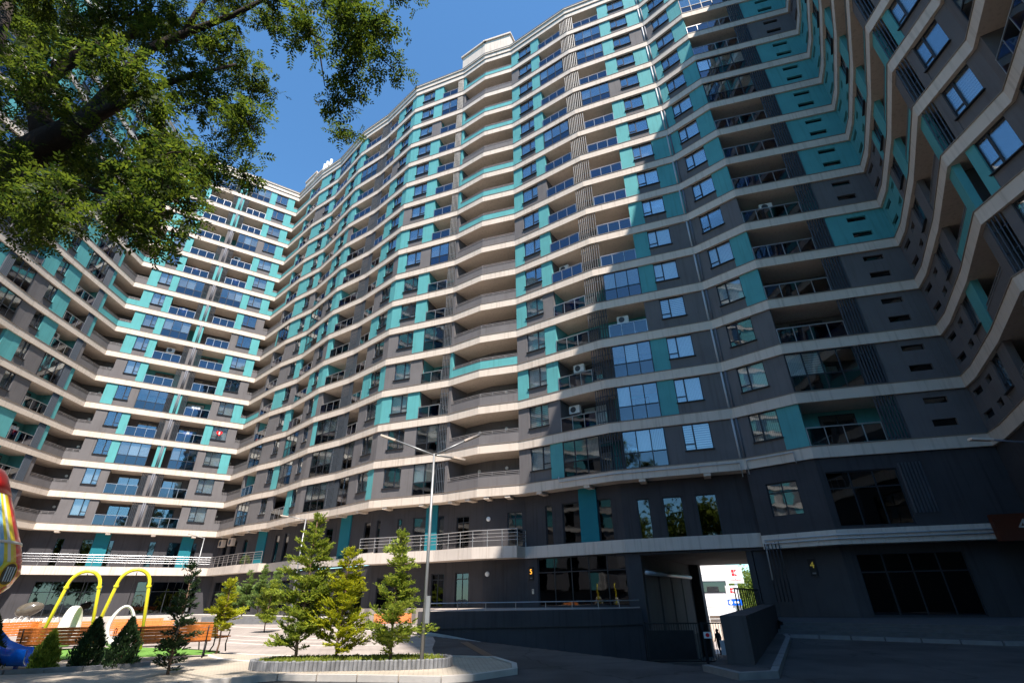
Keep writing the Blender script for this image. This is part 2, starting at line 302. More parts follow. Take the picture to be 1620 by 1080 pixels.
MC = {}
def cached(key, fn):
    if key not in MC: MC[key] = fn()
    return MC[key]
HC = H - BT
def frame_mesh(w_, h, flip):
    b = MB(); f = .055
    b.box(0, w_, .20, .27, 0, f).box(0, w_, .20, .27, h - f, h).box(0, f, .202, .268, f, h - f).box(w_ - f, w_, .202, .268, f, h - f)
    mx = w_ * (.38 if not flip else .62); b.box(mx - .045, mx + .045, .19, .266, f, h - f)
    xa, xb = (f, mx - .045) if not flip else (mx + .045, w_ - f)
    b.box(xa, xb, .203, .267, h * .22, h * .22 + .07)
    return b.mesh('window', 'frame')
def add_window(root, p, loc, rz, x0, x1, z0, h, flip, back, near=True):
    w_ = x1 - x0; key = (round(w_, 2), round(h, 2), flip)
    c, s = math.cos(rz), math.sin(rz); L = (loc[0] + c * x0, loc[1] + s * x0, loc[2] + z0)
    wo = bput('window', cached(('fr',) + key, lambda: frame_mesh(w_, h, flip)), root, p, L, rz)
    mx = w_ * (.38 if not flip else .62); f = .055
    big = (mx + .045, w_ - f) if not flip else (f, mx - .045); sm = (f, mx - .045) if not flip else (mx + .045, w_ - f)
    for i, (xa, xb, za, zb) in enumerate(((big[0], big[1], f, h - f), (sm[0], sm[1], h * .22 + .07, h - f), (sm[0], sm[1], f, h * .22))):
        put('pane', cached(('pa', i) + key, lambda: MB().box(xa, xb, .225, .245, za, zb).mesh('pane', 'glass')), wo)
    put('sill', cached(('si',) + key, lambda: MB().box(-.05, w_ + .05, .03, .20, -.045, -.002).mesh('sill', 'frame')), wo)
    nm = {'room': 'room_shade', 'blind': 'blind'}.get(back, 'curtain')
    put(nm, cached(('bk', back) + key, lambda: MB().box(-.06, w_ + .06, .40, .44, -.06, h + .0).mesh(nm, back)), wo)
    return wo
def railing_meshes(w_):
    n = max(2, round(w_ / .92)); b = MB(); b.box(0, w_, .07, .12, 1.0, 1.045)
    for i in range(n + 1):
        x = min(max(w_ * i / n, .02), w_ - .02); b.box(x - .018, x + .018, .078, .112, .0, 1.0)
    pn = [MB().box(w_ * i / n + .035, w_ * (i + 1) / n - .035, .088, .102, .07, .965) for i in range(n)]
    return b.mesh('railing', 'rail'), pn
def glazing_mesh(w_):
    n = max(2, round(w_ / .95)); b = MB(); zt = 1.0
    for z in (0, zt - .04, HC - .07): b.box(0, w_, .10, .17, z, z + .07)
    for i in range(n + 1):
        x = min(max(w_ * i / n, .03), w_ - .03); b.box(x - .03, x + .03, .098, .172, .07, HC - .07)
    return b.mesh('balcony_glazing', 'frame'), n, zt
def louvre_mesh(w_):
    b = MB(); n = max(4, int(w_ / .15))
    for i in range(n):
        x = w_ * (i + .5) / n; b.obox((x, .11, HC / 2), (.016, .010, 0), (-.025, .04, 0), (0, 0, HC / 2 - .005))
    b.box(0, w_, .15, .17, .9, .95).box(0, w_, .15, .17, 1.9, 1.95).box(0, w_, .15, .17, .15, .2)
    return b.mesh('louvre_screen', 'louvre')
def recess_mesh(x0, x1, dep, sl, sr, el, er, mat):
    b = MB(); b.box(x0 - el, x1 + er, dep, dep + .1, -.02, HC + .02)
    if sl: b.box(x0 - .14, x0 - .002, .14, dep + .05, -.02, HC + .02)
    if sr: b.box(x1 + .002, x1 + .14, .14, dep + .05, -.02, HC + .02)
    return b.mesh('recess', mat)
def door_mesh(w_):
    b = MB(); f = .06
    for x in (0, w_ / 2 - f / 2, w_ - f): b.box(x, x + f, 0, .07, 0, 2.2)
    b.box(f, w_ - f, .002, .068, 0, f).box(f, w_ - f, .002, .068, 2.14, 2.2).box(f, w_ / 2 - f / 2, .003, .067, .7, .76)
    return b.mesh('balcony_door', 'frame')

def rcol(prob): return 't' if random.random() < prob else 'g'
def pteal(k): return .2 + .55 * min(1, k / 8)
ACS = []; LAUN = []
def facade(a, b, bays, flip=False, storeys=range(16), hi=10):
    root, p = blockof(a); A, B = V2(PL[a]), V2(PL[b]); d = B - A; ln = d.length; rz = math.atan2(d.y, d.x)
    ea, eb = -turn(a) / 2, -turn(b) / 2   # placeholder, sign fixed below
    ta, tb = math.tan(turn(a) / 2), math.tan(turn(b) / 2)
    xs0, xs1 = -.13 * ta, ln + .13 * tb
    bays = [list(x) for x in bays]
    runs = []; cur = None
    for i, by in enumerate(bays):
        t = by[0]
        if t in 'blo':
            if cur and t != 'o' and cur['t'] != 'o' and abs(cur['x1'] - by[1]) < .2: cur['x1'] = by[2]
            else: cur = dict(x0=by[1], x1=by[2], t=t); runs.append(cur)
        else: cur = None
    for r in runs:
        r['sl'] = r['x0'] > .25; r['sr'] = r['x1'] < ln - .25; r['dep'] = 2.2
        r['el'] = .14 if r['sl'] else r['dep'] * ta + r['x0']; r['er'] = .14 if r['sr'] else r['dep'] * tb + (ln - r['x1'])
    for k in storeys:
        z = Z1 + k * H + BT; loc = (A.x, A.y, z)
        for r in runs:
            mt = 'teal' if random.random() < .35 + .03 * k else 'grey'
            if r['t'] == 'o': mt = 'grey'
            rc = bput('recess', cached((a, 'rc', r['x0'], mt), lambda: recess_mesh(r['x0'], r['x1'], r['dep'], r['sl'], r['sr'], r['el'], r['er'], mt)), root, p, loc, rz)
            if r['t'] == 'o':
                put('wall_lamp', cached((a, 'wl', r['x0']), lambda: MB().tube([((r['x0'] + r['x1']) / 2, 2.199, 1.75), ((r['x0'] + r['x1']) / 2, 2.11, 1.75)], .13, 14).mesh('wall_lamp', 'white')), rc)
            else:
                dw = min(1.9, (r['x1'] - r['x0']) * .6); xd = (r['x0'] + r['x1']) / 2 - dw / 2
                dr = put('balcony_door', cached(('dr', round(dw, 2)), lambda: door_mesh(dw)), rc, (xd, 2.12, .02))
                put('pane', cached(('drp', round(dw, 2)), lambda: MB().box(.06, dw - .06, .03, .045, .06, 2.14).mesh('pane', 'glass')), dr)
                put('curtain', cached(('drc', round(dw, 2), k % 3), lambda: MB().box(.03, dw - .03, .055, .075, .03, 2.17).mesh('curtain', ('room', 'curtain', 'room')[k % 3])), dr)  # dark ones are backing sheets standing in for an unlit room, not fabric
        for i, by in enumerate(bays):
            t, x0, x1 = by[:3]; cs = by[3] if len(by) > 3 else None
            if x0 < .01 and t in 'pwn': x0 = xs0
            if x1 > ln - .02 and t in 'pwn': x1 = xs1
            w_ = x1 - x0
            if t == 'p':
                c = (cs[k] if cs else rcol(pteal(k)))
                bput('wall_panel', cached((a, i, c), lambda: MB().box(x0, x1, .13, .40, -.02, HC + .02).mesh('wall_panel', 'teal' if c == 't' else 'grey')), root, p, loc, rz)
            elif t == 'w':
                bput('spandrel', cached((a, i, 'sp'), lambda: MB().box(x0, x1, .155, .40, -.02, .755).mesh('spandrel', 'grey')), root, p, loc, rz)
                bk = random.choice(['curtain', 'curtain', 'curtain', 'curtain', 'curtain2', 'room', 'room', 'blind', 'blind'])
                add_window(root, p, loc, rz, x0, x1, .80, HC - .80, flip if not (len(by) > 4) else by[4], bk)
            elif t == 'n':
                m_ = 'teal' if (cs[k] if cs else rcol(pteal(k))) == 't' else 'grey'; xc = x0 + w_ * .52; hw = min(.55, w_ * .33)
                def nm():
                    q = MB(); q.box(x0, xc - hw, .13, .40, -.02, HC + .02).box(xc + hw, x1, .13, .40, -.02, HC + .02)
                    q.box(xc - hw, xc + hw, .131, .40, -.02, .55).box(xc - hw, xc + hw, .131, .40, .92, 1.78).box(xc - hw, xc + hw, .131, .40, 2.12, HC + .02); return q.mesh('wall_panel', m_)
                wp = bput('wall_panel', cached((a, i, m_), nm), root, p, loc, rz)
                for zz, hh in ((.55, .37), (1.78, .34)):
                    so = put('slot_window', cached((a, i, 'sl', zz), lambda: MB().box(xc - hw, xc + hw, .27, .30, zz, zz + hh).mesh('slot_window', 'glassd')), wp)
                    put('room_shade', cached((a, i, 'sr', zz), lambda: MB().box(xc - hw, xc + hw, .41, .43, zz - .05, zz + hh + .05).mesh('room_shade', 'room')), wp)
            elif t == 'l':
                if k % 5 != 2 or w_ > .7:
                    bput('louvre_screen', cached(('lv', round(w_, 2)), lambda: louvre_mesh(w_)), root, p, (A.x + d.x / ln * x0, A.y + d.y / ln * x0, z), rz)
            elif t == 'o':
                c = (cs[k] if cs else rcol(pteal(k) * .7))
                e0 = 0 if x0 > .25 else .15 * ta; e1 = 0 if x1 < ln - .25 else .15 * tb
                pa = bput('parapet', cached((a, i, 'o', c), lambda: MB().box(x0 - e0, x1 + e1, .15, .29, -.02, .80).mesh('parapet', 'teal' if c == 't' else 'grey')), root, p, loc, rz)
                def hr():
                    q = MB(); q.box(x0 - e0, x1 + e1, .19, .24, .93, .965).box(x0 - e0, x1 + e1, .195, .235, 1.05, 1.085); n = max(2, int(w_ / .9))
                    for j in range(n + 1):
                        x = x0 + .05 + (w_ - .1) * j / n; q.box(x - .015, x + .015, .20, .23, .80, 1.05)
                    q.box(x0 - e0, x1 + e1, .13, .31, .80, .825); return q.mesh('handrail', 'railgrey')
                put('handrail', cached((a, i, 'hr'), hr), pa)
            elif t == 'b':
                glz = (cs[k] == 'z') if cs else random.random() < .3
                bl = (A.x + d.x / ln * x0, A.y + d.y / ln * x0, z)
                gm = 'glassb' if k > 5 or random.random() < .35 else 'glassg'
                if glz:
                    gmz, n, zt = cached(('gz', round(w_, 2)), lambda: glazing_mesh(w_)); g = bput('balcony_glazing', gmz, root, p, bl, rz)
                    for j in range(n):
                        put('lower_pane', cached(('gl', round(w_, 2), j, gm), lambda: MB().box(w_ * j / n + .03, w_ * (j + 1) / n - .03, .125, .145, .07, zt - .04).mesh('lower_pane', gm)), g)
                        put('pane', cached(('gu', round(w_, 2), j), lambda: MB().box(w_ * j / n + .03, w_ * (j + 1) / n - .03, .125, .145, zt + .03, HC - .07).mesh('pane', 'glass')), g)
                        if random.random() < .45:
                            cm = random.choice(['curtain', 'blind', 'curtain2']); put('curtain', cached(('gc', round(w_, 2), j, cm), lambda: MB().box(w_ * j / n + .02, w_ * (j + 1) / n - .02, .24, .26, .3, HC - .02).mesh('curtain', cm)), g)
                else:
                    rm, pn = cached(('rl', round(w_, 2)), lambda: railing_meshes(w_)); g = bput('railing', rm, root, p, bl, rz)
                    if k < hi:
                        for j, q in enumerate(pn): put('glass_panel', cached(('rp', round(w_, 2), j, gm), lambda: q.mesh('glass_panel', gm)), g)
                    else:
                        def allp():
                            q = MB()
                            for r_ in pn:
                                n0 = len(q.v); q.v += r_.v; q.f += [tuple(n0 + i_ for i_ in f_) for f_ in r_.f]
                            return q.mesh('balustrade', gm)
                        put('balustrade', cached(('ra', round(w_, 2), gm), allp), g)
                    if random.random() < .10: LAUN.append((bl, rz, w_, k, a))
                    elif random.random() < .12: ACS.append((bl, rz, random.uniform(.3, max(.35, w_ - 1.2)), k, a))
Jc1, Jc2, Jc3, Jc4, Jc5 = 'ggggtgtttttttttt', 'ggttgttttttttttt', 'ggtgtggttgtggttt', 'gggtgttgttttgttt', 'ggtgtgttgttttttt'
facade('O', 'N', [('p', 0, 1.3), ('w', 1.3, 2.5), ('p', 2.5, 3.4), ('b', 3.4, 5.8), ('p', 5.8, 6.67)], True)
facade('N', 'M', [('b', .1, 2.8), ('p', 2.8, 3.8), ('w', 3.8, 5.0), ('p', 5.0, 5.91)], True)
facade('M', 'L', [('p', 0, 1.1), ('w', 1.1, 2.3), ('p', 2.3, 3.3), ('l', 3.3, 4.2), ('b', 4.2, 6.8), ('p', 6.8, 7.71, 'ggggtggttgtttttt')], True)
facade('L', 'K', [('p', 0, .9, 'ggggtggttgtttttt'), ('w', .9, 2.0), ('p', 2.0, 3.82, 'gttggtttttgttttt')], True)
facade('K', 'J', [('b', .05, 2.7), ('l', 2.7, 3.6), ('p', 3.6, 4.1, 'ggtttgtttttttttt'), ('o', 4.1, 6.88, 'gggggggttgtttttt')])
facade('J', 'Q', [('o', 0, 1.12, 'gggggggttgtttttt'), ('p', 1.12, 2.16, Jc1), ('w', 2.16, 3.43), ('p', 3.43, 4.19, Jc2), ('b', 4.19, 6.98, '..z.z..z.z.....z'), ('l', 6.98, 7.56), ('p', 7.56, 8.03, Jc3)], True)
facade('Q', 'C', [('p', 0, .35, Jc3), ('l', .35, .97), ('b', .97, 3.50, '..z......z..z..z'), ('p', 3.50, 4.32, Jc4), ('w', 4.32, 5.93), ('p', 5.93, 6.91, Jc5), ('o', 6.91, 7.41, 'ggggtggggttttttt')])
facade('C', 'V1', [('o', 0, 3.6, 'ggggtggggttttttt'), ('p', 3.6, 4.1, 'gggggggtgttttttt'), ('b', 4.1, 6.98, 'z.z....z........')])
facade('V1', 'V2', [('p', 0, 2.1, 'ggggtggttttttgtt'), ('w', 2.1, 3.2), ('p', 3.2, 4.25, 'gtgtgtttgttttttt')])
facade('V2', 'V3', [('b', .1, 3.2), ('p', 3.2, 4.4, 'tgggtgtgtttttttt'), ('w', 4.4, 5.5), ('p', 5.5, 6.5, 'gggttgtttttttttt')])
facade('V3', 'V4', [('p', 0, .75, 'ggtgttttttgttttt'), ('b', .75, 3.7, 'zzz..........z..'), ('l', 3.7, 4.69)])
facade('V4', 'D', [('l', 0, .8), ('b', .8, 2.4, 'zz..............'), ('p', 2.4, 3.7, 'gggtgtgtttttgttt'), ('w', 3.7, 5.2), ('p', 5.2, 6.04, 'tgttgttgtttttttt')])
facade('D', 'E', [('p', 0, 1.0, 'ggtggttttgtttttt'), ('w', 1.0, 2.62), ('p', 2.62, 3.79, 'ggtgtttgtttttgtt'), ('b', 3.79, 5.8, 'zz..z..z......z.'), ('l', 5.8, 6.55)], True)
OFC = 'gggtggggtttgttgt'
facade('E', 'F', [('p', 0, .28, 'gggtgggggtttttgt'), ('o', .28, 3.28, OFC)])
facade('F', 'G', [('o', 0, 3.17, OFC)])
facade('G', 'H', [('p', 0, .94, 'ggtgtttgttttttgt'), ('w', .94, 2.58), ('p', 2.58, 3.58, 'tgttgtttgttttttt'), ('b', 3.58, 6.3, 'z.........z..z..'), ('l', 6.3, 7.16)], True)
facade('H', 'P', [('l', 0, .74), ('b', .74, 3.42, 'zzz.z......z.zz.'), ('p', 3.42, 4.49, 'gttgtttttttgtttt'), ('w', 4.49, 6.13), ('p', 6.13, 7.55, 'ggggggtttttttgtt')])
facade('P', 'R', [('p', 0, .78, 'ggggggggtttttgtt'), ('w', .78, 2.38), ('p', 2.38, 3.6, 'tggttgtttttttttt')])
NC = 'ggggtgtttttgtttt'
facade('R', 'S', [('b', .05, 3.7), ('l', 3.7, 4.8), ('n', 4.8, 8.02, NC)])
facade('S', 'T', [('n', 0, 1.47, NC)])
facade('T', 'U', [('p', 0, .4, NC), ('n', .4, 1.6, NC), ('p', 1.6, 2.2, 'gggggttttttttttt'), ('w', 2.2, 3.4), ('p', 3.4, 4.51, 'gtggttttttttgttt')])
facade('U', 'W', [('o', .1, 3.9, 'ggtgtttttgtttttt'), ('p', 3.9, 4.75)])
facade('W', 'X', [('l', .05, .75), ('p', .75, 1.15), ('w', 1.15, 2.5), ('p', 2.5, 3.03, 'gggggggggtgtgttt')])
facade('X', 'Y', [('p', 0, .5, 'g' * 16), ('b', .5, 3.2), ('p', 3.2, 4.2), ('w', 4.2, 5.5), ('p', 5.5, 6.3), ('l', 6.3, 7.48)])
for a_, b_ in (('Y', 'Y2'), ('Y2', 'Y3'), ('Y3', 'Y4')):
    ln = (V2(PL[b_]) - V2(PL[a_])).length
    facade(a_, b_, [('p', 0, ln * .2), ('w', ln * .2, ln * .38), ('p', ln * .38, ln * .5), ('b', ln * .5, ln * .85), ('p', ln * .85, ln)], hi=0)
def far_side():
    root, p = blockof('B4'); rs = random.Random(3); Q = {'teal': MB(), 'grey': MB(), 'glassd': MB(), 'curtain2': MB()}; c = [V2(q) for q in chain('B4', 'O', .2)]
    for A, B in zip(c, c[1:]):
        d = B - A; ln = d.length; d.normalize(); n = Vector((-d.y, d.x)); m = int(ln / 1.7); w_ = ln / m
        for k in range(-2, 16):
            z = Z1 + k * H + BT
            for j in range(m):
                t = ('glassd' if rs.random() < .75 else 'curtain2') if j % 3 == 1 else ('teal' if rs.random() < pteal(max(k, 0)) else 'grey'); q = A + d * (w_ * (j + .5)) + n * (.1 if j % 3 == 1 else 0)
                Q[t].obox((q.x - p[0], q.y - p[1], z + HC / 2), (*(d * w_ / 2 * .998), 0), (*(n * .06), 0), (0, 0, HC / 2 + .01))
    for t, b in Q.items(): put({'glassd': 'windows', 'curtain2': 'curtains'}.get(t, 'wall_panels'), b.mesh('panels', t if t != 'glassd' else 'glassd'), root)['kind'] = 'stuff'
    bput('inner_wall', strip(MB(), chain('B4', 'O', .5), chain('B4', 'O', .7), 0, Z1 + .3).mesh('inner_wall', 'dark'), root, p)
far_side()

# mezzanine and ground-floor walls, each with real openings
def wall_run(a, b, off, z0, z1, feats, mat='dark', th=.3, wall=True):
    root, p = blockof(a); c = chain(a, b, off) if b in IDX else None; A, B = V2(c[0]), V2(c[1]); d = B - A; ln = d.length; rz = math.atan2(d.y, d.x); q = MB(); x = 0
    for ft in sorted(feats, key=lambda f: f[1]):
        t, x0, x1 = ft[:3]
        if t == 'teal':
            bput('teal_pilaster', MB().box(x0, x1, -.10, -.003, z0 + .0, z1 - .002).mesh('teal_pilaster', 'tealdark'), root, p, (A.x, A.y, 0), rz); continue
        if t == 'open': q.box(x, x0, 0, th, z0, z1); x = x1; continue
        zl, zh = ft[3:5]
        if x0 > x: q.box(x, x0, 0, th, z0, z1)
        if zl > z0 + .01: q.box(x0, x1, .001, th, z0, zl)
        if zh < z1 - .01: q.box(x0, x1, .001, th, zh, z1)
        x = x1; f = .06; w_ = x1 - x0; h = zh - zl; fm = MB(); n = 1 if t == 'win' else (2 if t == 'door' else max(2, round(w_ / 1.25)))
        fm.box(0, w_, .08, .15, 0, f).box(0, w_, .08, .15, h - f, h)
        for j in range(n + 1):
            xx = min(max(w_ * j / n, f / 2), w_ - f / 2); fm.box(xx - f / 2, xx + f / 2, .082, .148, f, h - f)
        if t == 'door': fm.box(f, w_ - f, .083, .147, h * .8, h * .8 + f)
        if t == 'glass': fm.box(f, w_ - f, .083, .147, h * .68, h * .68 + f)
        L_ = (A.x + d.x / ln * x0, A.y + d.y / ln * x0, zl); fo = bput({'win': 'tall_window', 'door': 'door', 'glass': 'shopfront'}[t], fm.mesh('opening_frame', 'frame'), root, p, L_, rz)
        for j in range(n): put('pane', MB().box(w_ * j / n + .03, w_ * (j + 1) / n - .03, .105, .12, f, h - f).mesh('pane', 'glassd' if len(ft) < 6 else ft[5]), fo)
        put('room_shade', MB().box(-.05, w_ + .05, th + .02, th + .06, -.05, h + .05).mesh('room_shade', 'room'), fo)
    if x < ln: q.box(x, ln, 0, th, z0, z1)
    bput('mezzanine_wall' if z0 > 3.5 else 'ground_floor_wall', q.mesh('wall', mat), root, p, (A.x, A.y, 0), rz)
MZ = {'KJ': [('win', 1.5, 2.4)], 'JQ': [('win', 2.48, 3.11), ('win', 4.48, 5.38), ('teal', 5.38, 6.66), ('win', 6.66, 7.08)], 'QC': [('win', 1.5, 2.1), ('win', 3.24, 4.34), ('teal', 4.34, 5.46), ('win', 5.46, 5.9)],
      'CV1': [('win', .76, 1.98), ('win', 2.83, 4.48), ('win', 6.2, 7.2)], 'V1V2': [('teal', 1.53, 3.0)], 'V2V3': [('win', .26, 1.32), ('win', 2.5, 3.5)], 'V3V4': [('win', 3.2, 4.2)], 'V4D': [('teal', .73, 2.3), ('win', 4.26, 5.15)],
      'DE': [('win', .05, .40), ('win', 1.97, 2.37), ('win', 3.38, 4.53), ('teal', 4.54, 5.52), ('win', 5.53, 6.05)], 'EF': [('door', .73, 1.93)], 'FG': [('door', 1.82, 2.94)],
      'GH': [('win', 1.6, 2.14), ('win', 2.92, 4.24), ('teal', 4.24, 5.51), ('win', 5.51, 6.48)], 'HP': [('win', .93, 1.7), ('win', 2.49, 3.64), ('win', 4.4, 5.6)]}
def b0(n):   # underside and top of the first-floor slab
    i = IDX[n]; return (4.05, 4.78) if i < IDX['V3'] else ((3.88, 4.58) if i < IDX['H'] else (3.70, 4.36))
ZT = {'win': (.0, 1.0)}
for i in range(IDX['M'], IDX['P']):
    a, b = ORDER[i], ORDER[i + 1]; lo, hi_ = b0(a); fs = []
    for f in MZ.get(a + b, []):
        if f[0] == 'teal': fs.append(f)
        else: fs.append((f[0], f[1], f[2], hi_ + .04, hi_ + (2.55 if f[0] == 'win' else 2.35), 'glass' if a in ('D',) and f[1] > 1 else 'glassd'))
    wall_run(a, b, 1.0, hi_ - .02, Z1 + .02, fs)
for a, b, fs in (('M', 'L', []), ('L', 'K', []), ('K', 'J', []), ('J', 'Q', [('glass', 2.1, 7.4, .5, 3.5)]), ('Q', 'C', [('glass', 1.5, 6.9, .5, 3.5)]), ('C', 'V1', [('glass', 1.0, 6.5, .5, 3.4)]), ('V1', 'V2', [('door', 1.2, 2.6, .4, 2.9)]), ('V2', 'V3', [('glass', 1.0, 5.5, .4, 3.2)]),
                 ('V3', 'V4', [('glass', .8, 4.0, .4, 3.2)]), ('V4', 'D', [('glass', .8, 5.0, .4, 3.2)]), ('D', 'E', [('glass', .6, 3.4, .4, 3.0), ('door', 5.24, 6.27, 1.02, 3.15)]), ('E', 'F', [('door', .8, 2.01, 1.02, 3.15)]), ('F', 'G', []), ('G', 'H', [('glass', .83, 7.0, 1.02, 3.86)])):
    wall_run(a, b, 1.0, -.3, b0(a)[0] + .02, fs, 'dark' if a in ('V3', 'M', 'L') else 'dark')
wall_run('H', 'P', 1.0, -2.8, 3.72, [('open', .75, 6.9)])
# first-floor slabs: facing panels with open joints on a slab
def slab0(a, b, off, name='terrace_slab', ends=0):
    root, p = blockof(a); i0, i1 = IDX[a], IDX[b]; lo, hi_ = b0(a)
    sl = bput(name, strip(MB(), chain(a, b, off + .07), chain(a, b, 2.2), lo, hi_).mesh(name, 'cream'), root, p)
    c = chain(a, b, off)
    for u, v in zip(c, c[1:]):
        d = V2(v) - V2(u); ln = d.length; n = max(1, round(ln / .95)); rz = math.atan2(d.y, d.x); me = MB().box(.006, ln / n - .006, 0, .072, lo - .01, hi_ + .012).mesh('facing_panel', 'panelc')
        for j in range(n): put('facing_panel', me, sl, (u[0] + d.x / n * j - 0, u[1] + d.y / n * j, 0), rz)
slab0('M', 'V2', 0.0); slab0('V2', 'D', .9); slab0('D', 'G', -.55); slab0('G', 'P', .75); slab0('P', 'T', 0.0)
for i in range(IDX['J'], IDX['P']):   # soffit beams under the lowest band
    a, b = ORDER[i], ORDER[i + 1]; root, p = blockof(a); A, B = V2(PL[a]), V2(PL[b]); d = B - A; rz = math.atan2(d.y, d.x)
    for u in (.22, .72): bput('soffit_beam', MB().box(-.2, .2, .05, .98, -.16, -.001).mesh('soffit_beam', 'cream'), root, p, (A.x + d.x * u, A.y + d.y * u, Z1), rz)
# storey zero of the shaded block: flush walls, a window, a dark loggia
def zero():
    root, p = blockof('P')
    for a, b, fs in (('P', 'R', [('glass', .85, 2.45, 5.25, 7.0, 'glass')]), ('R', 'S', [('glass', .3, 3.6, 4.5, 7.2)]), ('S', 'T', []), ('T', 'U', []), ('U', 'W', [('glass', .5, 3.5, 4.6, 7.2)]), ('W', 'X', []), ('X', 'Y', []), ('Y', 'Y2', []), ('Y2', 'Y3', []), ('Y3', 'Y4', [])): wall_run(a, b, .14, 4.34, Z1 + .02, fs)
    lv = cached(('lv', 1.1), lambda: louvre_mesh(1.1)); A, B = V2(PL['R']), V2(PL['S']); d = (B - A).normalized()
    bput('louvre_screen', lv, root, p, (A.x + d.x * 3.7, A.y + d.y * 3.7, 5.0), math.atan2(d.y, d.x))
    wall_run('P', 'R', .9, -.2, 3.72, []); wall_run('R', 'S', .9, -.2, 3.72, [('glass', .6, 5.2, .55, 3.3)])
    for a, b in (('S', 'T'), ('T', 'U'), ('U', 'W'), ('W', 'X'), ('X', 'Y'), ('Y', 'Y2'), ('Y2', 'Y3'), ('Y3', 'Y4')): wall_run(a, b, .9, -.2, 4.4, [])
zero()
# downpipes at the joints between blocks, and small pipe runs along the slabs
def pipes():
    for n, z0, du, mt in (('P', 3.7, .10, 'pipeg'), ('P', 3.7, -.10, 'pipew'), ('Q', 4.8, .07, 'pipeg'), ('Q', 4.8, -.07, 'pipeg')):
        i = IDX[n]; root, p = blockof(n); A = V2(PL[n]); d = (V2(PTS[i + 1]) - V2(PTS[i - 1])).normalized(); q = A + d * du + Vector((d.y, -d.x)) * (.0 if n == 'Q' else .05)
        for k in range(17):
            if k == 16: break
            z = Z1 + k * H + BT; q2 = A + d * du * 1.2 - Vector((d.y, -d.x)) * .06
            bput('downpipe', cached(('dp', mt), lambda: MB().tube([(0, 0, 0), (0, 0, HC)], .065, 8).mesh('downpipe', mt, True)), root, p, (q2.x, q2.y, z))
    root, p = blockof('P')
    def run(pts, zz, off, mt='pipew', r=.035):
        me = MB().tube([(x, y, z) for (x, y), z in zip(pts, zz)], r, 6).mesh('pipe', mt, True); bput('conduit_pipe', me, root, p)
    H1 = offset([PL['G'], PL['H'], PL['P']], -.06); f = lambda a, b, t: (a[0] + (b[0] - a[0]) * t, a[1] + (b[1] - a[1]) * t)
    run([f(H1[0], H1[1], .45), f(H1[0], H1[1], .452), H1[1], f(H1[1], H1[2], .97), f(H1[1], H1[2], .972)], [Z1 + .75, Z1 + .42, Z1 + .42, Z1 + .42, Z1 - .4], 0)
    H2 = offset([PL['P'], PL['R'], PL['S']], -.07)
    run([f(H2[0], H2[1], .05), f(H2[0], H2[1], .052), f(H2[0], H2[1], .75), f(H2[0], H2[1], .752)], [Z1 - .3, Z1 + .5, Z1 + .5, Z1 - .1], 0)
    for dz in (3.95, 4.12): run([f(H2[0], H2[1], .03), f(H2[0], H2[1], .05), H2[1], f(H2[1], H2[2], .86)], [2.2, dz, dz, dz], 0)
    for j in range(5): run([f(H2[0], H2[1], .03 + j * .05)] * 2, [1.2, 3.95 + .02 * j], 0, 'frame', .025)
pipes()
# rooftop stair houses and vents
def roofbox(a, b, t0, t1, h, lab_z=Z1 + 16 * H + 1.5, off=(1.2, 4.5)):
    root, p = blockof(a); c0, c1 = [V2(q) for q in chain(a, b, off[0])][0:2]; e0, e1 = [V2(q) for q in chain(a, b, off[1])][0:2]
    pl = [tuple(c0.lerp(c1, t0)), tuple(c0.lerp(c1, t1)), tuple(e0.lerp(e1, t1)), tuple(e0.lerp(e1, t0))]; r = bput('roof_house', MB().prism(pl, 0, h).mesh('roof_house', 'cream'), root, p, (0, 0, lab_z))
    cx = sum(q[0] for q in pl) / 4; cy = sum(q[1] for q in pl) / 4; put('roof_cap', MB().prism([((x - cx) * 1.1 + cx, (y - cy) * 1.1 + cy) for x, y in pl], h, h + .25).mesh('roof_cap', 'cream'), r)
roofbox('E', 'F', -.05, 1.0, 2.2, off=(-.15, 3.5)); roofbox('F', 'G', 0.0, 1.0, 2.2, off=(-.15, 3.5)); roofbox('C', 'V1', .05, .5, 2.6, off=(.4, 3)); roofbox('C', 'V1', .5, 1.0, 1.6, off=(.4, 3))
root, p = blockof('C')
for q in ((-28.6, 54.6), (-28.0, 54.1), (-27.3, 53.7)): bput('roof_vent', MB().tube([(0, 0, 0), (0, 0, 2.6)], .22, 10).mesh('roof_vent', 'white'), root, p, (q[0], q[1], Z1 + 16 * H + 1.3))
# air conditioners
def ac_mesh():
    return MB().box(-.42, .42, -.15, .15, 0, .58).mesh('air_conditioner', 'white'), MB().tube([(-.08, -.152, .29), (-.08, -.175, .29)], .22, 16).mesh('fan_grille', 'louvre')
acm, acf = ac_mesh()
GRP = 'air conditioners on the balconies'
ORD = ['first', 'second', 'third', 'fourth', 'fifth', 'sixth', 'seventh', 'eighth', 'ninth', 'tenth', 'eleventh', 'twelfth', 'thirteenth', 'fourteenth', 'fifteenth', 'top']
WHERE = dict(O='curved block behind the big tree', N='curved block behind the big tree', M='curved block behind the big tree', K='block corner above the swings', J='block above the yellow swings', Q='block left of the inner corner', C='block right of the inner corner', V2='block above the far firs', V3='block left of the tall lamp', V4='block behind the golden fir', D='block behind the tall lamp', G='block above the house number five', H='block above the gated passage', R='shaded block with slot windows', X='shaded block by the bent lamp')
def ac(loc, rz, k, a):
    o = tag(put('air_conditioner', acm, None, loc, rz), 'white air conditioner in a %s band balcony, %s' % (ORD[k], WHERE.get(a, 'shaded block beyond the bent lamp')), 'air conditioner', GRP); put('fan_grille', acf, o)
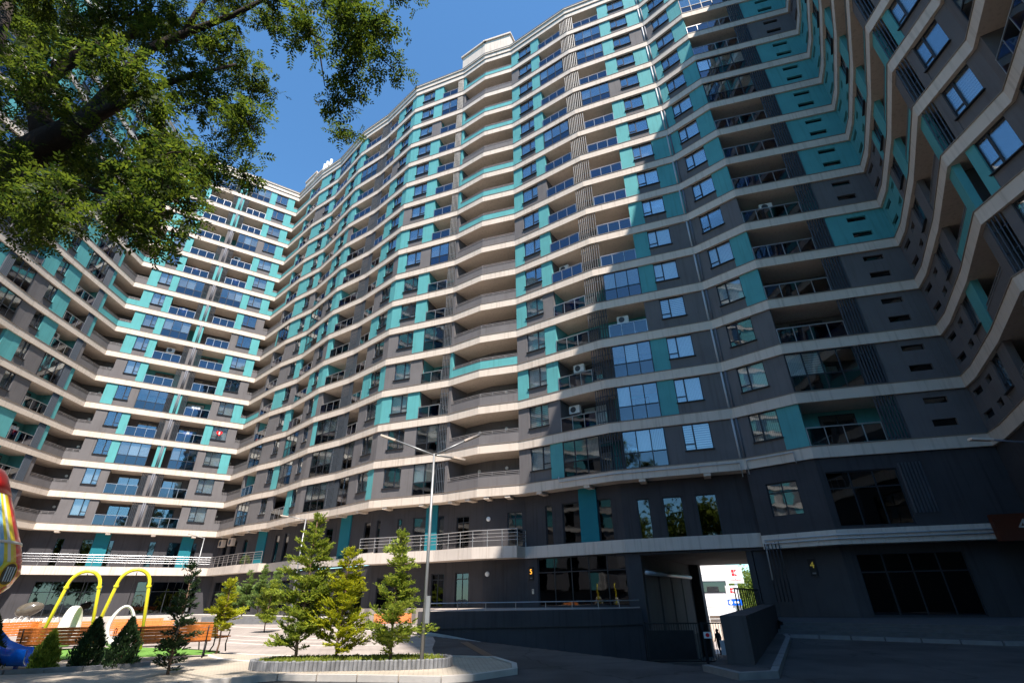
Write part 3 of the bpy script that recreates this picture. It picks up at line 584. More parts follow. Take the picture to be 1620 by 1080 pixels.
for bl, rz, u, k, a in [q for n_, q in enumerate(ACS) if q[3:] not in [w_[3:] for w_ in ACS[:n_]] and (q[3], WHERE.get(q[4])) not in [(w_[3], WHERE.get(w_[4])) for w_ in ACS[:n_]] and q[4] not in ('Y', 'Y2', 'Y3')][:46]:
    ac((bl[0] + math.cos(rz) * u - math.sin(rz) * 1.15, bl[1] + math.sin(rz) * u + math.cos(rz) * 1.15, bl[2] + 1.55), rz, k, a)

seen = set(); M['laundryr'] = surf('red_cloth', (.35, .05, .05), .9, .1, 5); M['laundryb'] = surf('blue_cloth', (.10, .18, .40), .9, .1, 5)
for bl, rz, w_, k, a in LAUN:
    if (k, WHERE.get(a)) in seen or a not in WHERE or w_ < 1.8: continue
    seen.add((k, WHERE[a])); u = w_ * random.uniform(.15, .4); cc = random.choice(['white', 'blue', 'red'])
    t = thing('laundry_rack', '%s laundry drying on a %s band balcony, %s' % (cc, ORD[k], WHERE[a]), 'laundry', (bl[0] + math.cos(rz) * u - math.sin(rz) * .7, bl[1] + math.sin(rz) * u + math.cos(rz) * .7, bl[2]), rz, 'laundry on the balconies')
    put('rack', MB().bar((0, 0, 0), (.1, 0, 1.5), .012).bar((1.0, 0, 0), (.9, 0, 1.5), .012).bar((0, 0, 1.5), (1.0, 0, 1.5), .012).mesh('rack', 'rail'), t)
    for j in range(3): put('cloth', MB().box(.06 + j * .31, .33 + j * .31, -.012, .012, 1.5 - random.uniform(.4, .8), 1.512).mesh('cloth', {'white': 'white', 'blue': 'laundryb', 'red': 'laundryr'}[cc] if j != 1 else 'curtain'), t)
def balloon():
    A, B = V2(PL['Q']), V2(PL['C']); d = (B - A).normalized(); q = A + d * 5.1 - Vector((-d.y, d.x)) * -.10; pts = []
    for a in np.linspace(0, 2 * math.pi, 25)[:-1]: pts.append((.021 * 16 * math.sin(a) ** 3, .021 * (13 * math.cos(a) - 5 * math.cos(2 * a) - 2 * math.cos(3 * a) - math.cos(4 * a))))
    b = MB().prism(pts, -.05, .05); b.v = [(x, z, y) for x, y, z in b.v]
    t = thing('heart_balloon', 'red heart balloon in a window beside the inner corner', 'balloon', (q.x, q.y, Z1 + 3 * H + BT + 1.6), math.atan2(d.y, d.x)); put('balloon_body', b.mesh('balloon_body', 'red'), t); put('emblem', MB().box(-.07, .07, -.065, -.052, -.15, .15).mesh('emblem', 'white'), t)
balloon()
# ------------------------------------------------------------------ passage under the block and the street beyond
def passage():
    A, B = Vector((7.35, 31.9)), Vector((12.9, 29.85)); d = Vector((8, 14.2)).normalized(); Lg = 15.5
    t = thing('passage', 'dark vehicle passage with pale wall panels running under the apartment block', 'passage', (A.x, A.y, -1.45)); o = Vector((A.x, A.y, -1.45))
    def wl(P0, P1, th, z0, z1, name, mat):
        n = (P1 - P0).normalized(); m = Vector((-n.y, n.x)) * th; put(name, MB().prism([tuple(q - o.xy) for q in (P0, P1, P1 + m, P0 + m)], z0 - o.z, z1 - o.z).mesh(name, mat), t)
    wl(A, A + d * Lg, .3, -3, 3.95, 'side_wall', 'dark'); wl(B + d * Lg, B, .3, -3, 3.95, 'side_wall', 'dark')
    for k in range(4): wl(A + d * (.8 + k * 3.2) + Vector((.03, -.02)), A + d * (3.6 + k * 3.2) + Vector((.03, -.02)), .02, -1.0, 3.0, 'wall_cladding', 'grey')
    put('ceiling', MB().prism([tuple(q - o.xy) for q in (A + d * .02 - (B - A) * .22, B - d * .15 + (B - A) * .22, B + d * Lg + (B - A) * .2, A + d * Lg - (B - A) * .2)], 3.715 - o.z, 4.1 - o.z).mesh('ceiling', 'dark'), t)
    C0 = A + d * (Lg - 1.4) - Vector((.12, -.05)); put('column', MB().prism([tuple(q - o.xy) for q in (C0, C0 + Vector((.7, -.3)), C0 + Vector((1.2, .6)), C0 + Vector((.5, .9)))], -1.6, 5.15).mesh('column', 'dark'), t)
    put('duct_pipe', MB().tube([(A.x + .35 - o.x, A.y - .1 - o.y, 2.75 - o.z), (A.x + .35 + d.x * 12 - o.x, A.y - .1 + d.y * 12 - o.y, 2.75 - o.z)], .12, 8).mesh('duct_pipe', 'pipew', True), t)
passage()
def gate():
    A, B = Vector((6.55, 29.0)), Vector((12.2, 28.2)); d = (B - A); ln = d.length; rz = math.atan2(d.y, d.x)
    t = thing('gate', 'black barred metal gate across the passage mouth', 'gate', (A.x, A.y, -1.45), rz)
    put('gate_frame', MB().box(0, ln, -.03, .03, .10, .16).box(0, ln, -.03, .03, 1.72, 1.78).box(0, .08, -.04, .04, 0, 1.85).box(ln / 2 - .05, ln / 2 + .05, -.04, .04, 0, 1.8).box(ln - .08, ln, -.04, .04, 0, 1.85).mesh('gate_frame', 'iron'), t)
    bar = MB().box(-.011, .011, -.011, .011, .16, 1.72).mesh('bar', 'iron')
    for k in range(46): put('bar', bar, t, (.14 + (ln - .28) * k / 45, 0, 0))
    put('solid_panel', MB().box(.1, 2.4, -.022, -.013, .2, 1.45).mesh('solid_panel', 'iron'), t); put('brace', MB().bar((.1, -.04, 1.5), (2.5, -.04, .2), .02).mesh('brace', 'iron'), t)
    s = tag(put('notice_sign', MB().box(0, .36, -.05, -.04, 0, .28).mesh('notice_sign', 'white'), None, (9.35, 28.52, -.35), rz), 'small white square notice with a pink ring on the black gate', 'sign')
    put('pictogram', MB().tube([(.18, -.051, .14), (.18, -.056, .14)], .09, 16).mesh('pictogram', 'logo'), s)
    s = tag(put('notice_sign', MB().box(0, .42, -.05, -.04, 0, .62).mesh('notice_sign', 'pipew'), None, (10.05, 28.42, -1.05), rz), 'larger blank pale notice board hung low on the black gate', 'sign')
gate()
def logo(parent, s, y):
    q = MB(); # red emblem: four quarter shapes
    q.box(-.46 * s, -.04 * s, y, y + .01, .04 * s, .46 * s)
    q.box(-.46 * s, -.04 * s, y, y + .01, -.46 * s, -.04 * s)
    n = len(q.v); me = q
    for sg in (1, -1):
        n = len(me.v); me.v += [(0.02 * s, y, sg * .06 * s), (.44 * s, y, sg * .46 * s), (.02 * s, y, sg * .46 * s), (.02 * s, y + .01, sg * .06 * s), (.44 * s, y + .01, sg * .46 * s), (.02 * s, y + .01, sg * .46 * s)]
        me.f += [(n, n + 1, n + 2), (n + 5, n + 4, n + 3), (n, n + 3, n + 4, n + 1), (n + 1, n + 4, n + 5, n + 2), (n + 2, n + 5, n + 3, n)]
    return put('emblem', me.mesh('emblem', 'logo'), parent)
def street():
    # white shop building
    t = thing('shop_building', 'white shop building with a dark strip window seen through the passage', 'building', (19.5, 62, -2.9))
    put('wall', MB().box(-14, 4.6, 0, 12, 2.4, 14).mesh('wall', 'storew'), t); put('plinth', MB().box(-14, 4.4, .8, 11.8, 0, 2.4).mesh('plinth', 'storet'), t)
    wn = put('window', MB().box(1.6, 4.3, -.05, -.004, 4.6, 5.8).mesh('window', 'frame'), t); put('pane', MB().box(1.7, 4.2, -.07, -.055, 4.7, 5.7).mesh('pane', 'glassd'), wn)
    for k in range(4): put('cladding_joint', MB().box(-14, 4.6, -.012, -.003, 3.2 + k * 1.6, 3.23 + k * 1.6).mesh('cladding_joint', 'kerbd'), t)
    # ramp with railing
    t = thing('access_ramp', 'beige concrete ramp with pale railing in front of the white shop', 'ramp', (18, 57, -2.75))
    put('ramp_body', MB().prism([(-4, 0), (9, 0), (9, 3), (-4, 3)], 0, 1.7).mesh('ramp_body', 'storet'), t); q = MB()
    for k in range(10): q.box(-4 + k * 1.4, -3.95 + k * 1.4, .1, .15, 1.7, 2.7)
    for z in (2.1, 2.4, 2.7): q.box(-4, 9, .105, .145, z, z + .04)
    put('ramp_railing', q.mesh('ramp_railing', 'white'), t)
    for x, sz, zc, lab, y in ((25.6, 1.75, 3.55, 'tall white pylon sign with a red emblem and small red lettering', 63.5), (23.2, 1.25, 1.75, 'low white pylon sign with red emblem above a blue panel', 59.0)):
        t = thing('pylon_sign', lab, 'sign', (x, y, -2.9)); z = zc + 2.9
        put('post', MB().box(-.12, .12, .06, .3, 0, z).mesh('post', 'rail'), t); pn = put('sign_panel', MB().box(-sz / 2 * 1.05, sz / 2 * 1.05, 0, .2, z - sz / 2, z + sz / 2).mesh('sign_panel', 'storew'), t)
        e = logo(pn, sz * .42, -.012); e.location = (0, 0, z + sz * .12)
        if sz > 1.5: tx = put('lettering', textmesh('Kaufland', sz * .2, 'logo'), pn, (0, -.008, z - sz * .3)); tx.rotation_euler = (R(90), 0, 0)
        else:
            bp_ = put('blue_panel', MB().box(-.66, .8, -.002, .2, z - 1.25, z - .68).mesh('blue_panel', 'blue'), t); put('pictogram', MB().tube([(-.4, -.004, z - .96), (-.4, -.02, z - .96)], .2, 14).mesh('pictogram', 'white'), bp_); put('pictogram', MB().box(0, .6, -.02, -.004, z - 1.05, z - .87).mesh('pictogram', 'white'), bp_)
    for x, mt, y, l_ in ((22.3, 'blue', 57.4, 'blue'), (24.0, 'red', 57.6, 'red')):
        t = thing('advertising_board', l_ + ' and white advertising board standing on the beige ramp', 'board', (x, y, -1.05)); put('board', MB().box(-.35, .35, -.03, .03, .0, .75).mesh('board', mt), t); put('header', MB().box(-.2, .2, -.035, .035, .75, 1.3).mesh('header', 'white'), t)
    t = thing('parasol', 'small bright blue parasol closed beside the passage exit', 'parasol', (18.9, 49, -2.62)); put('pole', MB().tube([(0, 0, 0), (0, 0, 2.3)], .03, 6).mesh('pole', 'rail'), t)
    put('canopy', MB().tube([(0, 0, .9), (0, 0, 1.5), (0, 0, 2.3)], [.75, .45, .03], 10).mesh('canopy', 'sky'), t)
street()
structure('street', MB().prism([(6, 47), (60, 40), (60, 80), (-10, 80)], -2.62, -2.585).mesh('street', 'plaza'))

# ------------------------------------------------------------------ retaining wall, terrace, steps, kerbs
RW = [(-4.3, 27.7), (-1.5, 27.6), (1.5, 27.7), (4.2, 28.0), (6.5, 28.9)]
def retaining():
    t = thing('retaining_wall', 'dark retaining wall with a recessed lower half beside the descending drive', 'wall', (-4.3, 27.7, 0)); o = (-4.3, 27.7)
    loc = [(x - o[0], y - o[1]) for x, y in RW]; f = lambda d: [tuple(q) for q in offset(loc, d)]
    put('upper_wall', strip(MB(), f(0), f(.3), .27, 1.0).mesh('upper_wall', 'dark'), t); put('lower_wall', strip(MB(), f(.07), f(.3), -2.2, .27).mesh('lower_wall', 'dark'), t)
    put('end_pier', MB().box(-.55, -.002, -.02, .5, -.2, 1.005).mesh('end_pier', 'dark'), t)
    hr = put('handrail', MB().tube([(x, y, 1.36) for x, y in f(.14)], .022, 6).tube([(x, y, 1.05) for x, y in f(.14)], .014, 6).mesh('handrail', 'rail'), t)
    ps = MB().tube([(0, 0, 1.0), (0, 0, 1.36)], .016, 6).mesh('post', 'rail'); c = f(.14)
    for i in range(len(c) - 1):
        for k in range(2):
            q = V2(c[i]).lerp(V2(c[i + 1]), k / 2); put('post', ps, hr, (q.x, q.y, 0))
    k_ = thing('kerb', 'grey kerb running down along the foot of the dark retaining wall', 'kerb', (o[0], o[1], 0)); kl = f(-.35)
    for i in range(len(kl) - 1):
        a, b = V2(kl[i]), V2(kl[i + 1]); n = 3
        for j in range(n):
            u, v = a.lerp(b, j / n), a.lerp(b, (j + .98) / n); zu, zv = gz(u.x + o[0], u.y + o[1]), gz(v.x + o[0], v.y + o[1]); q = MB(); nn = Vector((-(v - u).y, (v - u).x)).normalized() * .34
            vs_ = [(u, zu - .2), (v, zv - .2), (v + nn, zv - .2), (u + nn, zu - .2), (u, zu + .14), (v, zv + .14), (v + nn, zv + .14), (u + nn, zu + .14)]
            q.v = [(w_.x, w_.y, z) for w_, z in vs_]; q.f = [(0, 3, 2, 1), (4, 5, 6, 7), (0, 1, 5, 4), (1, 2, 6, 5), (2, 3, 7, 6), (3, 0, 4, 7)]; put('kerb_stone', q.mesh('kerb_stone', 'kerb'), k_)
    structure('terrace_floor', MB().prism([(-4.55, 27.9), (-1.5, 27.8), (1.5, 27.9), (4.2, 28.2), (6.4, 29.2), (7.2, 32.3), (6.6, 32.6), (.7, 36.6), (-2.2, 37.5), (-4.9, 39.3), (-11, 41.6), (-11.4, 40.6), (-5.2, 37.6)], -.2, .98).mesh('terrace_floor', 'plaza'))
    # right-hand wall of the drive
    t = thing('ramp_wall', 'black parapet wall with bar railing between the drive and the entrance steps', 'wall', (5.05, 13.96, 0)); d = Vector((6.9, 13.2)); n = Vector((d.y, -d.x)).normalized() * .6
    put('wall_body', MB().prism([(0, 0), tuple(n), tuple(d + n), tuple(d)], -2.2, 1.12).mesh('wall_body', 'dark'), t)
    rl = put('bar_railing', MB().bar((d.x * .3, d.y * .3, 1.75), (d.x, d.y, 1.75), .025).mesh('bar_railing', 'iron'), t); bm_ = MB().box(-.015, .015, -.015, .015, 1.1, 1.75).mesh('bar', 'iron')
    for k in range(13): put('bar', bm_, rl, (d.x * (.3 + .7 * k / 12), d.y * (.3 + .7 * k / 12), 0))
retaining()
structure('dark_strip', strip(MB(), [(-2.3, 23.3), (-.75, 16.7)], [tuple(q) for q in offset([(-2.3, 23.3), (-.75, 16.7)], .3)], -.02, .008).mesh('dark_strip', 'iron'))  # thin near-black strip laid diagonally on the drive
def kerbline(label, pts, z0, z1, wd, mat, step=1.0):
    t = thing('kerb', label, 'kerb', (pts[0][0], pts[0][1], 0)); o = V2(pts[0])
    inn = offset(pts, wd)
    for i in range(len(pts) - 1):
        a, b, c, e = V2(pts[i]) - o, V2(pts[i + 1]) - o, inn[i + 1] - o, inn[i] - o; n = max(1, round((b - a).length / step))
        for j in range(n):
            u, v = j / n + .004, (j + 1) / n - .004
            put('kerb_stone', MB().prism([tuple(a.lerp(b, u)), tuple(a.lerp(b, v)), tuple(e.lerp(c, v)), tuple(e.lerp(c, u))], z0, z1 + random.uniform(-.004, .004)).mesh('kerb_stone', mat), t)
kerbline('pale concrete kerb round the tip of the sunlit pavement by the fir bed', [(-9.5, 10.2), (-7.0, 12.2), (-5.4, 13.25), (-1.6, 12.5), (-.95, 12.72), (.02, 13.68), (0.0, 14.7), (-.6, 16.3), (-1.9, 16.75)], -.1, .125, .13, 'kerb')
kerbline('kerb in front of the dark thuja shrubs', [(-22, 13.3), (-12.3, 14.0), (-10.8, 14.5), (-9.7, 15.4)], -.05, .2, .16, 'kerbd')
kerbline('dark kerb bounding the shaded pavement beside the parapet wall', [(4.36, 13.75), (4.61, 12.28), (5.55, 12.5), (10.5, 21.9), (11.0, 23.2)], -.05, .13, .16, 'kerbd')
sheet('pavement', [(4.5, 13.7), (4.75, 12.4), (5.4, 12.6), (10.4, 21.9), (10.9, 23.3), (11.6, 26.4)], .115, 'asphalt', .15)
structure('entrance_platform', MB().prism([(11.4, 24.2), (16.8, 19.6), (22.5, 17.5), (24.6, 25), (16.4, 27), (13.2, 29)], -.3, .50).mesh('entrance_platform', 'stepstone'))
for k, z in enumerate((.13, .26, .38)):
    e = (2 - k) * .36 + .34; structure('step', MB().prism([(11.4 - e * .75, 24.2 - e * .75), (16.8 - e * .55, 19.6 - e * .85), (22.5 - e * .3, 17.5 - e), (22.6, 17.9), (16.9, 20), (11.5, 24.6)], -.2, z).mesh('step', 'stepstone'))
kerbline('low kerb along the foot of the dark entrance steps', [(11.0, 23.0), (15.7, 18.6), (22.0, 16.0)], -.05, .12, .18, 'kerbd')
structure('plinth_step', MB().prism([(-47.5, 48.9), (-46.0, 48.3), (-33.2, 57.0), (-28.5, 53.0), (-24.9, 50.6), (-20.3, 46.1), (-16.4, 43.5), (-12, 39.6), (-11, 41), (-19.3, 48), (-27.6, 55), (-33.3, 60), (-47.5, 50.6)], -.2, .42).mesh('plinth_step', 'kerb'))

def rail_run(label, pts, z, h=1.05, bars=4, mat='rail', step=1.25):
    t = thing('terrace_railing', label, 'railing', (pts[0][0], pts[0][1], z)); o = V2(pts[0]); L_ = [V2(p) - o for p in pts]
    for k in range(bars):
        zz = h - k * .22; put('rail', MB().tube([(p.x, p.y, zz) for p in L_], .028 if k == 0 else .016, 6).mesh('rail', mat), t)
    pm = MB().tube([(0, 0, 0), (0, 0, h)], .024, 6).mesh('post', mat)
    for i in range(len(L_) - 1):
        n = max(1, round((L_[i + 1] - L_[i]).length / step))
        for j in range(n + (i == len(L_) - 2)): q = L_[i].lerp(L_[i + 1], j / n); put('post', pm, t, (q.x, q.y, 0))
rail_run('steel railing on the terrace over the shop, behind the yellow swings', chain('K', 'Q', .12) + chain('C', 'C', .12), 4.79)
rail_run('dark thin railing on the terrace at the inner corner over the plaza firs', chain('C', 'V2', .12), 4.79, mat='railgrey')
rail_run('steel railing on the projecting terrace above the retaining wall', chain('D', 'G', -.43) + chain('G', 'G', .9), 4.59, mat='rail')

# ------------------------------------------------------------------ signs and small fittings
def number_sign(loc, rz, digit, label, mt='amber'):
    t = tag(put('house_number', MB().box(-.17, .17, -.06, .0, 0, .8).mesh('house_number', 'iron'), None, loc, rz), label, 'sign')
    a = put('digit', textmesh(digit, .42, mt), t, (0, -.066, .5)); a.rotation_euler = (R(90), 0, 0)
    put('small_plate', MB().box(-.08, .09, -.068, -.061, .09, .16).mesh('small_plate', 'kerbd'), t)
def onwall(a, b, u, off, z, out=.0):
    c = chain(a, b, off); A, B = V2(c[0]), V2(c[1]); d = (B - A).normalized(); q = A + d * u + Vector((d.y, -d.x)) * out; return (q.x, q.y, z), math.atan2(d.y, d.x)
l_, r_ = onwall('G', 'H', .35, 1.0, 2.55, .01); number_sign(l_, r_, '5', 'amber lit house number five beside the glass entrance above the retaining wall')
l_, r_ = onwall('P', 'R', 2.1, .9, 2.35, .01); number_sign(l_, r_, '4', 'dim amber house number four in the shade beside the wide glazed entrance', 'amberdim')
for (a, b, u, off, z, lab) in (('F', 'G', .35, 1.0, 3.0, 'round white wall lamp between the lower doors and the house number five'), ('F', 'G', .4, 1.0, 6.55, 'round white wall lamp between the two upper terrace doors')):
    l_, r_ = onwall(a, b, u, off, z, .0); t = tag(put('wall_lamp', MB().tube([(0, 0, 0), (0, -.03, 0)], .17, 20).mesh('wall_lamp', 'pipeg'), None, l_, r_), lab, 'lamp'); put('diffuser', MB().tube([(0, -.03, 0), (0, -.08, 0), (0, -.1, 0)], [.16, .15, .09], 20).mesh('diffuser', 'white', True), t)
l_, r_ = onwall('G', 'H', .45, 1.0, 1.75, .005); t = tag(put('intercom', MB().box(-.07, .07, -.06, 0, 0, .28).mesh('intercom', 'rail'), None, l_, r_), 'grey door intercom box below the amber house number five', 'intercom'); put('camera_eye', MB().tube([(0, -.06, .2), (0, -.075, .2)], .025, 10).mesh('camera_eye', 'iron'), t)
c_ = chain('S', 'T', 0); l_ = (22.75, 24.2, 3.55); t = thing('shop_sign', 'brown shop sign with pale slanted lettering at the end of the pipes', 'sign', l_, math.atan2(-2.09, 7.74)); put('sign_box', MB().box(-.6, 2.4, -.35, -.05, 0, 1.15).mesh('sign_box', 'signbrown'), t)
tx = put('lettering', textmesh('4', .8, 'kerb'), t, (.45, -.36, .6)); tx.rotation_euler = (R(90), R(0), 0)
for u, lab in ((1.0, 'beige outdoor air conditioner hanging under the slab at the inner corner'), (3.6, 'beige outdoor air conditioner hanging under the slab, next along from the inner corner')):
    l_, r_ = onwall('C', 'V1', u, 1.0, 6.9, .25); o = tag(put('air_conditioner', MB().box(-.5, .5, -.2, .2, 0, .75).mesh('air_conditioner', 'storet'), None, l_, r_), lab, 'air conditioner'); put('fan_grille', MB().tube([(0, -.2, .37), (0, -.23, .37)], .28, 16).mesh('fan_grille', 'louvre'), o)
# coloured picket cut-outs inside the mezzanine windows
for a, b, u0, u1, mt, lab in (('G', 'H', 2.95, 4.2, 'green', 'green cut-out picket fence in the mezzanine window left of the teal pilaster'), ('H', 'P', .96, 1.66, 'green', 'small green picket fence in the narrow dark mezzanine window'), ('H', 'P', 2.55, 3.6, 'red', 'red picket fence in the wide dark mezzanine window'), ('H', 'P', 4.45, 5.55, 'orange', 'orange picket fence in the dark mezzanine window nearest the downpipes')):
    l_, r_ = onwall(a, b, u0, 1.0, b0(a)[1] + .1, -.2); n = int((u1 - u0) / .12); q = thing('picket_fence', lab, 'decoration', l_, r_); pk = MB().prism([(0, -.01), (.075, -.01), (.075, .01), (0, .01)], 0, .62).mesh('picket', mt)
    for k in range(n): put('picket', pk, q, (k * .12, 0, 0))
    put('cross_bar', MB().box(0, n * .12, .011, .03, .2, .26).mesh('cross_bar', mt), q)

# ------------------------------------------------------------------ street lamps
def lamp(label, loc, h, arms, mat='paint', r=.048):
    t = thing('street_lamp', label, 'street lamp', loc, 0, 'street lamps')
    put('post', MB().tube([(0, 0, 0), (0, 0, h * .5), (0, 0, h)], [r, r * .85, r * .6], 12).mesh('post', mat, True), t)
    put('access_box', MB().box(r * .6, r * .6 + .1, -.06, .06, .9, 1.5).mesh('access_box', mat), t)
    for dx, dy, up, ln in arms:
        e = (dx * ln, dy * ln, h + up); a = put('arm', MB().tube([(0, 0, h - .04), e], .024, 8).mesh('arm', mat, True), t); dd = Vector((dx, dy, 0)).normalized(); u = Vector((dx * ln, dy * ln, up)).normalized(); n = Vector((-dd.y, dd.x, 0))
        put('lamp_head', MB().obox(Vector(e) + u * .24, u * .24, n * .075, u.cross(n) * .025).mesh('lamp_head', 'storet'), a)
lamp('galvanised double-armed street lamp standing in the fir bed', (-2.28, 13.95, .15), 5.12, [(-1, .05, .42, 1.15), (1, .1, .38, .85), (.75, .9, .02, .6)])
lamp('street lamp with one short arm on the plaza behind the fir bed', (-12.8, 31.6, 0), 6.0, [(-.9, -.2, .12, 1.1)], r=.06)
lamp('distant street lamp in front of the shop terrace at the inner corner', (-27.0, 45.5, 0), 6.5, [(-1, .1, .35, 1.6)], r=.06)
lamp('dark bent street lamp reaching in front of the shaded block', (12.3, 11.6, 0), 4.75, [(-1, .1, .06, .75)], 'pipeg')

# ------------------------------------------------------------------ fir bed
BED = []
for k in range(64):
    a = 2 * math.pi * k / 64; c, s = math.cos(a), math.sin(a); BED.append((-4.12 + 2.47 * math.copysign(abs(c) ** .55, c) - .06 * s, 14.55 + .72 * math.copysign(abs(s) ** .8, s)))
def bed():
    t = thing('planting_bed', 'rounded planting bed edged with upright grey stone blocks', 'flower bed', (-4.12, 14.55, .1)); o = Vector((-4.12, 14.55))
    L_ = [V2(p) - o for p in BED]; put('soil', MB().prism([tuple(p * .97) for p in L_], 0, .16).mesh('soil', 'soil'), t)
    ring = L_ + [L_[0]]; acc = 0; pts = []
    tot = sum((ring[i + 1] - ring[i]).length for i in range(64)); n = int(tot / .105); step = tot / n; i = 0; dist = 0; seg = 0
    for k in range(n):
        target = k * step
        while seg < 63 and dist + (ring[seg + 1] - ring[seg]).length < target: dist += (ring[seg + 1] - ring[seg]).length; seg += 1
        e = ring[seg + 1] - ring[seg]; q = ring[seg] + e * ((target - dist) / e.length); d = e.normalized(); m_ = Vector((-d.y, d.x)); hh = .21 + random.uniform(-.012, .012)
        b = MB().obox((0, 0, hh / 2), (.057, 0, 0), (0, .05, 0), (0, 0, hh / 2)).mesh('edging_block', 'block') if k < 1 else cached('eb', lambda: MB().tube([(0, 0, 0), (0, 0, .19), (0, 0, .21)], [.053, .053, .040], 7).mesh('edging_block', 'block'))
        ob = put('edging_block', b, t, (q.x, q.y, random.uniform(-.012, .006)), math.atan2(d.y, d.x))
    # grass
    n = 5200; V = []; F = []
    for k in range(n):
        a = random.uniform(0, 2 * math.pi); r = math.sqrt(random.random()) * .93; j = int(a / (2 * math.pi) * 64) % 64; q = L_[j] * r; h = random.uniform(.03, .10); th = random.uniform(0, 6.28); dx, dy = math.cos(th) * .012, math.sin(th) * .012; lx, ly = random.uniform(-.04, .04), random.uniform(-.04, .04); b = len(V)
        V += [(q.x - dx, q.y - dy, .15), (q.x + dx, q.y + dy, .15), (q.x + lx + dx * .3, q.y + ly + dy * .3, .15 + h), (q.x + lx - dx * .3, q.y + ly - dy * .3, .15 + h)]; F.append((b, b + 1, b + 2, b + 3))
    g = put('grass', fastmesh('grass', np.array(V), np.array(F), 'grass'), t); g['kind'] = 'stuff'
bed()

# ------------------------------------------------------------------ conifers, shrubs, the big tree
def quads(P, U, W, mat, name='crown'):
    """P centres, U half-length vectors, W half-width vectors -> one diamond-ish quad each"""
    V = np.stack([P - U, P + W, P + U, P - W], 1).reshape(-1, 3); F = np.arange(len(V)).reshape(-1, 4); return fastmesh(name, V, F, mat)
def norm(a): return a / (np.linalg.norm(a, axis=-1, keepdims=True) + 1e-9)
def fir(label, loc, h, rad, mat, seed, dens=1.0, bare=.12, lean=(0, 0), name='fir_tree', cat='tree', group='young firs', droop=.03, nl=.085):
    rs = np.random.RandomState(seed); t = thing(name, label, cat, loc, 0, group)
    bar = MB(); tp = [(lean[0] * z * z + rs.normal() * .015, lean[1] * z * z + rs.normal() * .015, z * h) for z in np.linspace(0, 1, 9)]
    bar.tube(tp, [max(.006, .0105 * h * (1 - z) + .008) for z in np.linspace(0, 1, 9)], 8)
    P, U, W = [], [], []
    def spray(p, d, up, ln):
        k = max(4, int(ln / .0105 * dens)); s = rs.rand(k)[:, None] * ln; side = norm(np.cross(d, up)); sg = np.where(rs.rand(k, 1) < .5, 1, -1)
        dirs = norm(d * rs.uniform(.45, .95, (k, 1)) + side * sg * rs.uniform(.4, .9, (k, 1)) + up * rs.uniform(-.15, .5, (k, 1)))
        l = nl * rs.uniform(.6, 1.15, (k, 1)); c = p + d * s + dirs * l * .5; P.append(c); U.append(dirs * l * .5)
        W.append(norm(np.cross(dirs, up + rs.normal(0, .5, (k, 3)))) * l * .2)
    nb = int(h * 36 * dens)
    for i in range(nb):
        z = bare + (1 - bare) * (i + rs.rand()) / nb; a = rs.rand() * 6.283; L_ = rad * (max(0, 1 - z) ** .62) * rs.uniform(.55, 1.12) * (1 if z > bare + .12 else .8) + .06
        L_ *= rs.choice([.6, .85, 1., 1.3], p=[.2, .3, .35, .15]) * (1 + .25 * math.sin(a * 2 + seed))
        o = np.array([lean[0] * z * z, lean[1] * z * z, z * h]); d = norm(np.array([math.cos(a), math.sin(a), rs.uniform(.1, .85) + .7 * max(0, z - .8) * 5 - droop * 2 * (1 - z)])); e = o + d * L_; up = norm(np.array([0, 0, 1.]) - d * d[2])
        bar.tube([tuple(o), tuple(o + d * L_ * .5), tuple(e - up * droop * L_)], [.011 * (1 - z) + .006, .006, .003], 4, False)
        spray(o + d * L_ * .15, d, up, L_ * .85); side = norm(np.cross(d, up)); nt_ = max(2, int(L_ / .07))
        for j in range(nt_):
            u = .18 + .8 * (j + rs.rand()) / nt_
            for sg in (1, -1):
                dd = norm(d * .75 + side * sg * rs.uniform(.35, .95) + up * rs.uniform(-.3, .5)); ln = L_ * (1 - u) * .6 + .07; spray(o + d * L_ * u - up * droop * L_ * u * u, dd, up, ln)
    put('trunk', bar.mesh('trunk', 'barkf', True), t); put('crown', quads(np.concatenate(P), np.concatenate(U), np.concatenate(W), mat), t); return t
fir('tall dark green fir at the left end of the stone-edged bed', (-5.62, 14.7, .2), 3.5, .9, 'fir', 1, .85, .06)
fir('golden yellow-green fir in the middle of the stone-edged bed', (-4.58, 14.72, .2), 2.6, .85, 'firy', 2, .95, .06)
fir('open green fir beside the lamp post in the stone-edged bed', (-3.1, 14.2, .2), 2.95, .92, 'fir', 3, .75, .06)
fir('slim dark leaning conifer in front of the benches at the pavement edge', (-8.15, 13.65, .1), 2.3, .56, 'thuja', 4, .7, .02, (-.1, .1), 'conifer', 'tree', 'dark conifers')
fir('yellow-tipped young fir behind the bench end', (-9.7, 18.6, .1), 2.1, .72, 'firy', 5, .9, .28)
for k, (x, y, h, lab) in enumerate(((-23.6, 45.5, 2.7, 'lowest of the firs in the far planter, on its left'), (-22.0, 44.8, 3.4, 'bluish fir second in the far planter'), (-20.4, 44.0, 3.7, 'tallest bluish fir in the middle of the far planter'), (-18.9, 43.0, 3.4, 'fir at the right end of the far planter, behind the golden fir'), (-14.2, 31.9, 2.6, 'fir beside the plaza lamp post'))):
    fir(lab, (x, y, .35 if k < 4 else 0), h, 1.15, 'firb' if k < 4 else 'fir', 20 + k, .55, .15, nl=.13)
t_ = thing('planter', 'long low green-grey planter wall holding the far firs', 'planter', (-21, 44.3, 0)); put('planter_wall', MB().prism([(-4.2, 1.2), (-4.0, .2), (3.2, -2.4), (3.6, -1.5), (-3.6, 2.2)], -.1, .5).mesh('planter_wall', 'kerbd'), t_)
